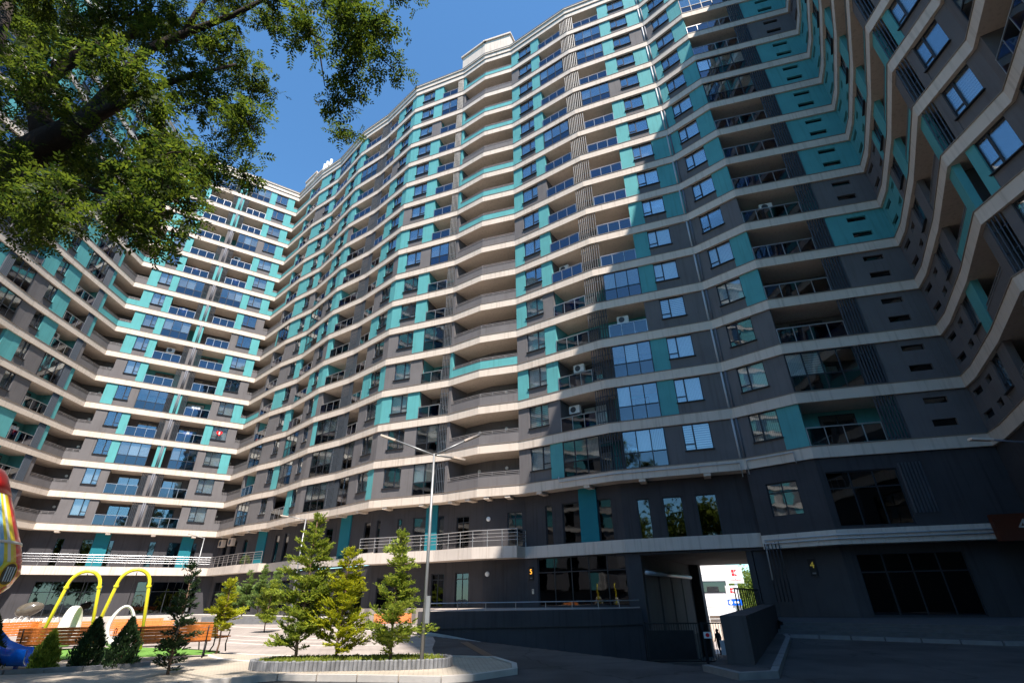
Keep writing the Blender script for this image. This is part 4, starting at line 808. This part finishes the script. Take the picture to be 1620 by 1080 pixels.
for k, (x, y, s, lab) in enumerate(((-12.05, 14.75, .62, 'smaller open thuja shrub by the rainbow tower'), (-11.5, 15.45, .8, 'dense dark thuja shrub in front of the left yellow swing'), (-10.4, 15.2, .8, 'dense dark thuja shrub in front of the white ring swing'), (-13.6, 14.6, .9, 'dark thuja shrub under the blue slide'))):
    rs = np.random.RandomState(40 + k); n = 5200; h = s * 1.45; zz = rs.rand(n) ** 1.15; a = rs.rand(n) * 6.283; rr = s * .46 * np.clip((1 - zz ** 1.6) ** .8 * np.clip(zz * 5 + .55, 0, 1), .04, 1.3) * (1 + .22 * np.sin(a * 4 + zz * 11) + .15 * np.sin(a * 9 - zz * 23)) * rs.uniform(.55, 1.0, n) ** .5 * rs.uniform(.72, 1.22, (14, 16))[np.clip((zz * 14).astype(int), 0, 13), np.clip((a / 6.2832 * 16).astype(int), 0, 15)]
    P_ = np.stack([rr * np.cos(a), rr * np.sin(a), zz * h + .03], 1); dr = norm(np.stack([np.cos(a) * .5, np.sin(a) * .5, np.full(n, .9)], 1) + rs.normal(0, .35, (n, 3))); l = rs.uniform(.025, .07, (n, 1)); ww = norm(np.cross(dr, rs.normal(0, 1, (n, 3)))) * l * .3
    t = thing('thuja_shrub', lab, 'shrub', (x, y, .05), 0, 'thuja shrubs'); put('trunk', MB().tube([(0, 0, 0), (0, 0, h * .8)], [.03, .008], 6).mesh('trunk', 'barkf'), t); put('crown', quads(P_, dr * l, ww, 'thuja' if k else 'fir'), t)
def low_bush(label, loc, rx, rz_, mat, n, seed):
    rs = np.random.RandomState(seed); d = norm(rs.normal(0, 1, (n, 3))); rr = rs.uniform(.5, 1, (n, 1)) ** .4; P_ = d * rr * np.array([rx, rx, rz_]); P_[:, 2] = np.abs(P_[:, 2]); dr = norm(d + rs.normal(0, .6, (n, 3))); l = rs.uniform(.03, .07, (n, 1)) * rx; ww = norm(np.cross(dr, rs.normal(0, 1, (n, 3)))) * l * .45
    t = thing('bush', label, 'bush', loc); put('trunk', MB().tube([(0, 0, -.05), (0, 0, rz_ * .6)], [.03, .01], 6).mesh('trunk', 'barkf'), t); put('crown', quads(P_, dr * l, ww, mat), t)
low_bush('low round green bush at the plaza lamp post', (-11.6, 30.6, .05), .9, .55, 'bush', 2200, 3)
low_bush('small potted green bush on the corner terrace', (-26.6, 52.6, 4.85), .5, .8, 'bush', 900, 4)
# street trees past the passage
for k, (x, y, s) in enumerate(((29, 70, 4.2), (33, 72, 4.8), (25.5, 76, 4.5))):
    rs = np.random.RandomState(60 + k); n = 6000; c = rs.normal(0, .5, (26, 3)) * np.array([s * .6, s * .6, s * .55]); j = rs.randint(0, 26, n); P_ = c[j] + rs.normal(0, .2, (n, 3)) * s * .55 + np.array([0, 0, s * .95]); dr = norm(rs.normal(0, 1, (n, 3))); l = rs.uniform(.1, .22, (n, 1)); ww = norm(np.cross(dr, rs.normal(0, 1, (n, 3)))) * l * .5
    t = thing('street_tree', ('leafy green street tree behind the tall pylon sign', 'leafy green street tree half hidden by the passage jamb', 'leafy green tree behind the white shop corner')[k], 'tree', (x, y, -2.9), 0, 'street trees beyond the passage'); put('trunk', MB().tube([(0, 0, 0), (.1, 0, s * .5), (0, .1, s)], [.2, .15, .06], 8).mesh('trunk', 'bark'), t); put('crown', quads(P_, dr * l, ww, 'bush'), t)
for k, (x, y, s) in enumerate(((-13, -28, 11), (-3, -30, 10), (8, -34, 9.5), (-25, -24, 10))):
    rs = np.random.RandomState(80 + k); n = 9000; c = rs.normal(0, .5, (30, 3)) * np.array([s * .6, s * .6, s * .55]); j = rs.randint(0, 30, n); P_ = c[j] + rs.normal(0, .2, (n, 3)) * s * .5 + np.array([0, 0, s * .95]); dr = norm(rs.normal(0, 1, (n, 3))); l = rs.uniform(.25, .5, (n, 1)); ww = norm(np.cross(dr, rs.normal(0, 1, (n, 3)))) * l * .5
    t = thing('court_tree', 'leafy tree of the court ' + ('nearest the rainbow tower side', 'in the middle of the tree row', 'at the shaded block end of the row', 'beside the mirrored block')[k], 'tree', (x, y, 0), 0, 'trees behind the viewpoint'); put('trunk', MB().tube([(0, 0, 0), (.1, 0, s * .5), (0, .1, s * 1.1)], [.25, .18, .06], 8).mesh('trunk', 'bark'), t); put('crown', quads(P_, dr * l, ww, 'bush'), t)
def big_tree():
    t = thing('ash_tree', 'big leafy tree with a dark branching limb overhanging the court', 'tree', (-9.9, 5.6, 0)); o = np.array([-9.9, 5.6, 0]); rs = np.random.RandomState(8)
    br = {'m': ([(-9.9, 5.6, 0), (-9.95, 5.8, 3), (-9.8, 6.1, 5.8), (-9.34, 6.3, 7.4), (-9.05, 6.3, 8.5), (-8.57, 6.3, 9.19), (-8.03, 6.3, 9.78), (-7.89, 6.3, 10.71), (-7.7, 6.35, 12.05), (-7.09, 6.4, 12.72), (-6.16, 6.4, 13.42), (-5.4, 6.3, 14.0)], [.34, .30, .28, .30, .31, .26, .19, .13, .10, .08, .06, .04]),
          'b2': ([(-8.1, 6.3, 9.75), (-7.25, 6.2, 10.31), (-6.8, 6.3, 10.88), (-6.4, 6.4, 11.28), (-5.9, 6.6, 11.9)], [.14, .09, .06, .045, .02]), 'b3': ([(-8.6, 6.3, 9.2), (-9.33, 6.2, 10.55), (-9.06, 6.3, 11.76), (-8.31, 6.4, 12.63), (-8.23, 6.4, 13.85)], [.22, .15, .12, .08, .05]), 'b4': ([(-7.1, 6.4, 12.7), (-6.99, 6.3, 13.32), (-6.7, 6.2, 14.3)], [.08, .05, .03]),
          'b5': ([(-9.5, 6.2, 7.2), (-10.3, 6.1, 9.4), (-10.7, 6.2, 11.7), (-11.6, 6.3, 14.5)], [.2, .18, .14, .08]), 'b6': ([(-5.5, 6.3, 14.0), (-4.47, 6.1, 12.95), (-3.84, 6.0, 11.6), (-3.55, 6.1, 10.4)], [.05, .035, .02, .008]), 'b7': ([(-9.1, 6.3, 8.4), (-7.9, 6.2, 8.1), (-6.7, 6.0, 7.6), (-6.0, 5.9, 7.0)], [.1, .06, .035, .015]), 'b8': ([(-5.5, 6.3, 14), (-4.2, 6, 13.4), (-3.2, 5.6, 12.4), (-2.6, 5.4, 11.2)], [.05, .04, .025, .01])}
    mb = MB()
    for pts, rad in br.values(): mb.tube([tuple(np.array(p_) - o) for p_ in pts], rad, 10)
    cl = [(-12.97, 7.7, 15.4, 1.02), (-11.17, 7.6, 14.75, 1.0), (-7.71, 5.2, 9.4, .73), (-6.4, 5.3, 9.33, .64), (-9.32, 7.3, 10.5, .95), (-9.32, 7.06, 8.45, .55), (-7.16, 6.9, 8.55, .84), (-5.85, 5.9, 8.7, .66), (-6.3, 6.7, 11.03, .75), (-6.56, 6.7, 13.03, .7), (-8.09, 6.6, 13.44, .88), (-5.65, 5.4, 6.45, .45), (-6.0, 6.2, 7.16, .52), (-5.3, 6.1, 7.46, .42), (-5.9, 7.0, 9.35, .6), (-6.2, 7.8, 11.4, .55), (-6.3, 7.7, 13.08, .55), (-4.85, 6.5, 8.5, .30), (-5.09, 6.2, 13.2, .55), (-3.9, 5.75, 11.5, .46), (-2.98, 5.1, 10.82, .5), (-2.37, 5.1, 10.57, .45), (-2.68, 6.3, 11.61, .45), (-2.95, 5.9, 10.58, .45), (-3.26, 6.1, 9.95, .36), (-3.66, 7.5, 10.9, .3), (-8.19, 6.6, 7.38, .4), (-6.74, 5.7, 6.95, .48), (-4.5, 5.1, 5.9, .2), (-10.67, 5.9, 10.98, .99), (-8.44, 5.4, 7.7, .7), (-10.3, 6.4, 15.8, 1.2), (-8.5, 7.8, 18.0, 1.3), (-4.64, 6.9, 16.05, .95), (-2.0, 5.2, 13.2, .8), (-9.6, 5.2, 12.6, .8), (-7.3, 5.4, 11.5, .6), (-8.6, 6.9, 9.2, .6), (-8.5, 3.5, 13.0, 1.2), (-6.8, 3.2, 14.0, 1.2), (-9.9, 3.8, 12.4, 1.1), (-5.6, 3.4, 15.0, 1.2), (-4.3, 3.6, 15.6, 1.0), (-7.5, 6.0, 16.2, 1.3), (-6.4, 7.0, 17.5, 1.3), (-9.2, 6.0, 17.2, 1.3), (-7.6, 4.4, 16.4, 1.2), (-10.6, 4.2, 14.4, 1.2), (-5.2, 5.6, 7.3, .35), (-6.3, 5.2, 6.6, .4), (-7.2, 5.8, 7.3, .5), (-9.0, 6.4, 7.9, .5), (-5.6, 5.6, 8.0, .5), (-4.7, 5.9, 9.2, .4)]  # large clumps overhead and towards the sun are unseen, added to cast shade
    # droop tips
    P_, U_, W_ = [], [], []
    for cx, cy, cz, r in cl:
        n = int(175 * (r / .6) ** 2.1); m_ = max(5, int(11 * (r / .6) ** 1.5))
        sub = norm(rs.normal(0, 1, (m_, 3))) * (rs.rand(m_, 1) ** .5) * r * np.array([1, 1, .85]) + np.array([cx, cy, cz]) - o
        # twigs to sub clumps
        for q in sub[:6]: mb.tube([tuple(np.array([cx, cy, cz]) - o), tuple((q + np.array([cx, cy, cz]) - o) / 2 + rs.normal(0, .05, 3)), tuple(q)], [.016, .010, .004], 4, False)
        j = rs.randint(0, m_, n); base = sub[j] + rs.normal(0, .14, (n, 3)) * (r / .6) ** .5
        ax = norm(rs.normal(0, 1, (n, 3)) * np.array([1, 1, .5]) + np.array([0, 0, -.55])); sd_ = norm(np.cross(ax, rs.normal(0, .45, (n, 3)) + np.array([0, 0, 1.])))
        up = np.cross(sd_, ax); ln = rs.uniform(.18, .32, (n, 1))
        for k in range(5):
            for sg in (1, -1):
                f = (k + .6) / 5; d = norm(sd_ * sg * .8 + ax * .55 + up * rs.uniform(-.3, .3, (n, 1))); l = .043 * rs.uniform(.7, 1.3, (n, 1)) * (1.1 - .4 * abs(f - .5)); c = base + ax * ln * f + d * l; P_.append(c); U_.append(d * l); W_.append(norm(np.cross(d, up)) * l * .42)
        P_.append(base + ax * (ln + .03)); U_.append(ax * .035); W_.append(sd_ * .014)
    put('trunk', mb.mesh('trunk', 'bark', True), t); put('crown', quads(np.concatenate(P_), np.concatenate(U_), np.concatenate(W_), 'leaf'), t)
big_tree()

# ------------------------------------------------------------------ playground
def swing(label, loc, rz, ringturn):
    t = thing('swing', label, 'swing', loc, rz, 'yellow arch swings'); r = .49; pts = [(-.78, 0, 0), (-r, 0, 2.05)] + [(-r * math.cos(a), 0, 2.05 + r * 1.08 * math.sin(a)) for a in np.linspace(.2, math.pi - .2, 13)] + [(r, 0, 2.05), (.78, 0, 0)]
    put('arch', MB().tube(pts, .058, 12).mesh('arch', 'yellow', True), t)
    for s in (-1, 1): put('collar', MB().tube([(s * (r + .006), 0, 2.0), (s * (r - .0), 0, 2.07)], .082, 12).mesh('collar', 'yellow'), t)
    put('chain', MB().tube([(0, 0, 2.5), (0, 0, 1.38)], .014, 6).mesh('chain', 'iron'), t)
    rg = []; n = 26; b = MB(); c, s = math.cos(ringturn), math.sin(ringturn)
    loop = [(.36 * math.sin(a) * (1 - .18 * math.cos(a)), .80 + .58 * math.cos(a)) for a in np.linspace(0, 2 * math.pi, n + 1)[:-1]]; rad = [.055 + .045 * (1 - math.cos(a)) for a in np.linspace(0, 2 * math.pi, n + 1)[:-1]]
    for i, (x, z) in enumerate(loop):
        a = 2 * math.pi * i / n; nx, nz = math.sin(a), math.cos(a)
        for k in range(8):
            q = 2 * math.pi * k / 8; u, v = math.cos(q) * rad[i] * .8, math.sin(q) * (rad[i] + .10); b.v.append(((x + nx * u) * c - v * s, (x + nx * u) * s + v * c, z + nz * u))
    for i in range(n):
        for k in range(8): b.f.append((i * 8 + k, ((i + 1) % n) * 8 + k, ((i + 1) % n) * 8 + (k + 1) % 8, i * 8 + (k + 1) % 8))
    put('ring_seat', b.mesh('ring_seat', 'ring', True), t)
swing('yellow arch swing whose white ring seat is turned edge-on', (-16.35, 20.6, .1), R(30), R(72)); swing('yellow arch swing whose white ring seat faces outward', (-14.05, 20.0, .1), R(34), R(6))
def bench(label, loc, rz, ln=1.9):
    t = thing('bench', label, 'bench', loc, rz, 'orange slatted benches')
    for s in (-1, 1):
        x = s * (ln / 2 - .12); b = MB()
        b.tube([(x, -.27, 0), (x, -.22, .22), (x, -.25, .42), (x, .2, .40), (x, .30, .85)], .022, 6).tube([(x, .2, .40), (x, .2, .2), (x, .33, 0)], .022, 6).tube([(x, -.25, .42), (x, -.29, .62), (x, -.1, .66), (x, .24, .6)], .018, 6); put('leg_frame', b.mesh('leg_frame', 'iron', True), t)
    sm = MB().box(-ln / 2, ln / 2, -.035, .035, -.016, .016).mesh('slat', 'wood')
    for k in range(5): put('slat', sm, t, (0, -.24 + k * .09, .44 - .004 * k))
    for k in range(5):
        o = put('slat', sm, t, (0, .215 + k * .019, .50 + k * .083)); o.rotation_euler = (R(77), 0, 0)
bench('slatted bench turned away, between the small thuja and the swings', (-13.6, 17.0, .1), R(-158 + 180 - 5 + 180), 2.0)
bench('slatted bench turned away, behind the slim leaning conifer', (-10.4, 17.3, .1), R(-150 + 360 - 5), 2.0)
bench('slatted bench facing the court behind the ring seat swing', (-15.0, 22.7, .05), R(28), 2.0)
bench('slatted bench facing the court behind the edge-on swing', (-18.6, 23.2, .05), R(35), 2.2)
bench('slatted bench seen past the yellow-tipped fir', (-10.7, 19.7, .1), R(150), 1.8)
bench('slatted bench seen end-on behind the blue slide', (-19.4, 22.0, .1), R(78), 2.0)
bench('slatted bench in the second row behind the swings', (-18.3, 27.0, .03), R(30), 2.2)
bench('distant slatted bench at the foot of the retaining wall end', (-6.6, 30.2, .02), R(20), 2.0)
def egg():
    b = MB(); n, m_ = 20, 12; ax = .70
    for i in range(m_ + 1):
        a = math.pi * i / m_; x = -math.cos(a) * ax; r = .40 * math.sin(a) * (1 + .12 * math.cos(a))
        for k in range(n): q = 2 * math.pi * k / n; b.v.append((x, r * math.cos(q), r * math.sin(q)))
    for i in range(m_):
        for k in range(n): b.f.append((i * n + k, i * n + (k + 1) % n, (i + 1) * n + (k + 1) % n, (i + 1) * n + k))
    t = thing('stone_egg', 'polished brown stone egg sculpture beyond the benches', 'sculpture', (-31.2, 35.6, 0)); o = put('egg_body', b.mesh('egg_body', 'stone', True), t, (0, 0, 1.3)); o.rotation_euler = (0, R(-16), R(25)); put('stand', MB().tube([(0, 0, 0), (0, 0, 1.05)], [.3, .15], 12).mesh('stand', 'kerb'), t)
    for k, (x, y) in enumerate(((-29.8, 33.6), (-31.6, 32.8), (-27.4, 33.0))):
        t = thing('wire_sculpture', 'white wire hoop tunnel ' + ('in front of the stone egg', 'left of the stone egg', 'right of the stone egg')[k], 'sculpture', (x, y, 0), R(25), 'wire hoop sculptures')
        for j in range(7): put('hoop', MB().tube([(-1.0 + j * .34 + .1 * math.sin(j), .7 * math.cos(a), .95 * math.sin(a) * (1 - .06 * abs(j - 3))) for a in np.linspace(0, math.pi, 12)], .018, 5).mesh('hoop', 'white'), t)
egg()
def tower():
    t = thing('play_tower', 'rainbow striped balloon-shaped play tower with round porthole', 'play tower', (-13.35, 11.9, 0))
    prof = [(.72, 4.55), (.82, 4.40), (1.02, 4.00), (1.12, 3.80), (1.36, 3.32), (1.57, 2.90), (1.72, 2.52), (1.78, 2.25), (1.68, 1.95), (1.45, 1.70), (1.05, 1.52)]; n = 96
    cols = ['orange'] * 3 + ['red'] * 3 + ['ygold', 'yellow', 'white', 'yellow', 'sky', 'white', 'sky', 'blue', 'green', 'purple']
    for k in range(n):
        c = cols[k % 16]
        def wedge():
            b = MB(); a0, a1 = 0, -2 * math.pi / n
            for i in range(2, len(prof) - 1):
                (r0, z0), (r1, z1) = prof[i], prof[i + 1]; q = len(b.v)
                b.v += [(r0 * math.cos(a0), r0 * math.sin(a0), z0), (r0 * math.cos(a1), r0 * math.sin(a1), z0), (r1 * math.cos(a1), r1 * math.sin(a1), z1), (r1 * math.cos(a0), r1 * math.sin(a0), z1)]; b.f.append((q, q + 1, q + 2, q + 3))
            bm_ = bmesh.new(); me = b.mesh('stripe_panel', c, True); bm_.from_mesh(me); bmesh.ops.remove_doubles(bm_, verts=bm_.verts, dist=.001); bm_.to_mesh(me); bm_.free(); return me
        put('stripe_panel', cached(('wedge', c), wedge), t, (0, 0, 0), R(44) - 2 * math.pi * k / n)
    put('cap', MB().tube([(0, 0, 3.98), (0, 0, 4.42), (0, 0, 4.57), (0, 0, 4.68), (0, 0, 4.75)], [1.045, .83, .71, .45, .12], 48).mesh('cap', 'red', True), t)
    put('ring_band', MB().tube([(0, 0, 2.86), (0, 0, 2.92)], [1.61, 1.59], 60).mesh('ring_band', 'white', True), t)
    put('lower_cap', MB().tube([(0, 0, 1.45), (0, 0, 1.55)], [1.0, 1.1], 40).mesh('lower_cap', 'orange', True), t)
    a = R(12); d = Vector((math.cos(a), math.sin(a), -.05)).normalized(); c = d * 1.76 + Vector((0, 0, 2.3)); po = put('porthole', MB().tube([c - d * .06, c + d * .06], .26, 24).mesh('porthole', 'ygold'), t); put('pane', MB().tube([c + d * .06, c + d * .075], .215, 24).mesh('pane', 'stone'), po); q = MB()
    sd2 = d.cross(Vector((0, 0, 1))).normalized()
    for k in (-.12, -.04, .04, .12): q.bar(c + d * .085 + sd2 * k - Vector((0, 0, .15)), c + d * .085 + sd2 * k + Vector((0, 0, .15)), .012)
    put('window_bar', q.mesh('window_bar', 'white'), po)
    for a in (.8, 2.4, 4.0, 5.5): put('leg', MB().tube([(.95 * math.cos(a), .95 * math.sin(a), 0), (.9 * math.cos(a), .9 * math.sin(a), 1.6)], .06, 8).mesh('leg', 'blue'), t)
    t = thing('slide', 'moulded bright blue playground slide beside the rainbow tower', 'slide', (-13.7, 15.0, -.1)); b = MB(); path = [(-1.6, 0, 1.5), (-.9, 0, 1.25), (-.3, 0, .85), (.1, 0, .5), (.5, 0, .34), (.95, 0, .32)]
    for i, p_ in enumerate(path):
        for y, z in ((-.38, .34), (-.34, .10), (-.2, .0), (.2, .0), (.34, .10), (.38, .34), (.42, .34), (.38, .06), (.22, -.05), (-.22, -.05), (-.38, .06), (-.42, .34)): b.v.append((p_[0], y, p_[2] + z))
    for i in range(len(path) - 1):
        for k in range(12): b.f.append((i * 12 + k, i * 12 + (k + 1) % 12, (i + 1) * 12 + (k + 1) % 12, (i + 1) * 12 + k))
    b.f += [tuple(range(12)), tuple(60 + k for k in reversed(range(12)))]
    put('chute', b.mesh('chute', 'blue', True), t, (0, 0, 0), R(15)); put('support', MB().tube([(-1.2, -.2, -.1), (-1.2, -.2, 1.3)], .05, 8).mesh('support', 'blue'), t); put('support', MB().tube([(.6, .2, -.1), (.6, .2, .35)], .05, 8).mesh('support', 'blue'), t)
tower()
# ------------------------------------------------------------------ person walking out of the passage
def person():
    t = thing('person', 'person in dark clothes walking through the passage behind the gate', 'person', (15.85, 45.0, -2.6), R(200))
    J = {'pel': (0, 0, .95), 'bel': (0, 0, 1.1), 'che': (0, .02, 1.32), 'nec': (0, .02, 1.48), 'hea': (0, -.01, 1.58), 'top': (0, -.01, 1.72), 'ls': (-.17, .02, 1.42), 'le': (-.25, .06, 1.14), 'lw': (-.24, -.04, .9), 'lf': (-.23, -.08, .8), 'rs': (.17, .02, 1.42), 're': (.25, 0, 1.14), 'rw': (.24, -.14, .93), 'rf': (.23, -.19, .85),
         'lh': (-.1, 0, .9), 'lk': (-.11, -.14, .5), 'la': (-.11, -.12, .08), 'lt': (-.11, -.27, .03), 'rh': (.1, 0, .9), 'rk': (.11, .04, .5), 'ra': (.11, .24, .12), 'rt': (.11, .14, .03)}
    E = [('pel', 'bel'), ('bel', 'che'), ('che', 'nec'), ('nec', 'hea'), ('hea', 'top'), ('che', 'ls'), ('ls', 'le'), ('le', 'lw'), ('lw', 'lf'), ('che', 'rs'), ('rs', 're'), ('re', 'rw'), ('rw', 'rf'), ('pel', 'lh'), ('lh', 'lk'), ('lk', 'la'), ('la', 'lt'), ('pel', 'rh'), ('rh', 'rk'), ('rk', 'ra'), ('ra', 'rt')]
    RAD = dict(pel=.15, bel=.13, che=.15, nec=.055, hea=.09, top=.07, ls=.07, le=.05, lw=.035, lf=.03, rs=.07, re=.05, rw=.035, rf=.03, lh=.10, lk=.065, la=.045, lt=.035, rh=.10, rk=.065, ra=.045, rt=.035)
    ks = list(J); me = bpy.data.meshes.new('body'); me.from_pydata([J[k] for k in ks], [(ks.index(a), ks.index(b)) for a, b in E], []); me.materials.append(M['cloth']); o = put('body', me, t)
    bpy.context.view_layer.objects.active = o; md = o.modifiers.new('skin', 'SKIN')
    if not me.skin_vertices: me.attributes  # layer is made by the modifier
    bm = bmesh.new(); bm.from_mesh(me); ly = bm.verts.layers.skin.verify(); bm.verts.ensure_lookup_table()
    for k, v in zip(ks, bm.verts): v[ly].radius = (RAD[k], RAD[k]); v[ly].use_root = (k == 'pel')
    bm.to_mesh(me); bm.free(); o.modifiers.new('sub', 'SUBSURF').levels = 1; o.modifiers['sub'].render_levels = 1
    put('head', MB().tube([(0, -.01, 1.52), (0, -.02, 1.58), (0, -.02, 1.66), (0, -.01, 1.73)], [.06, .105, .105, .06], 10).mesh('head', 'skin', True), t); put('hair', MB().tube([(0, .02, 1.62), (0, .01, 1.70), (0, .0, 1.765)], [.115, .115, .05], 10).mesh('hair', 'cloth', True), t)
person()
print('objects', len(bpy.data.objects))
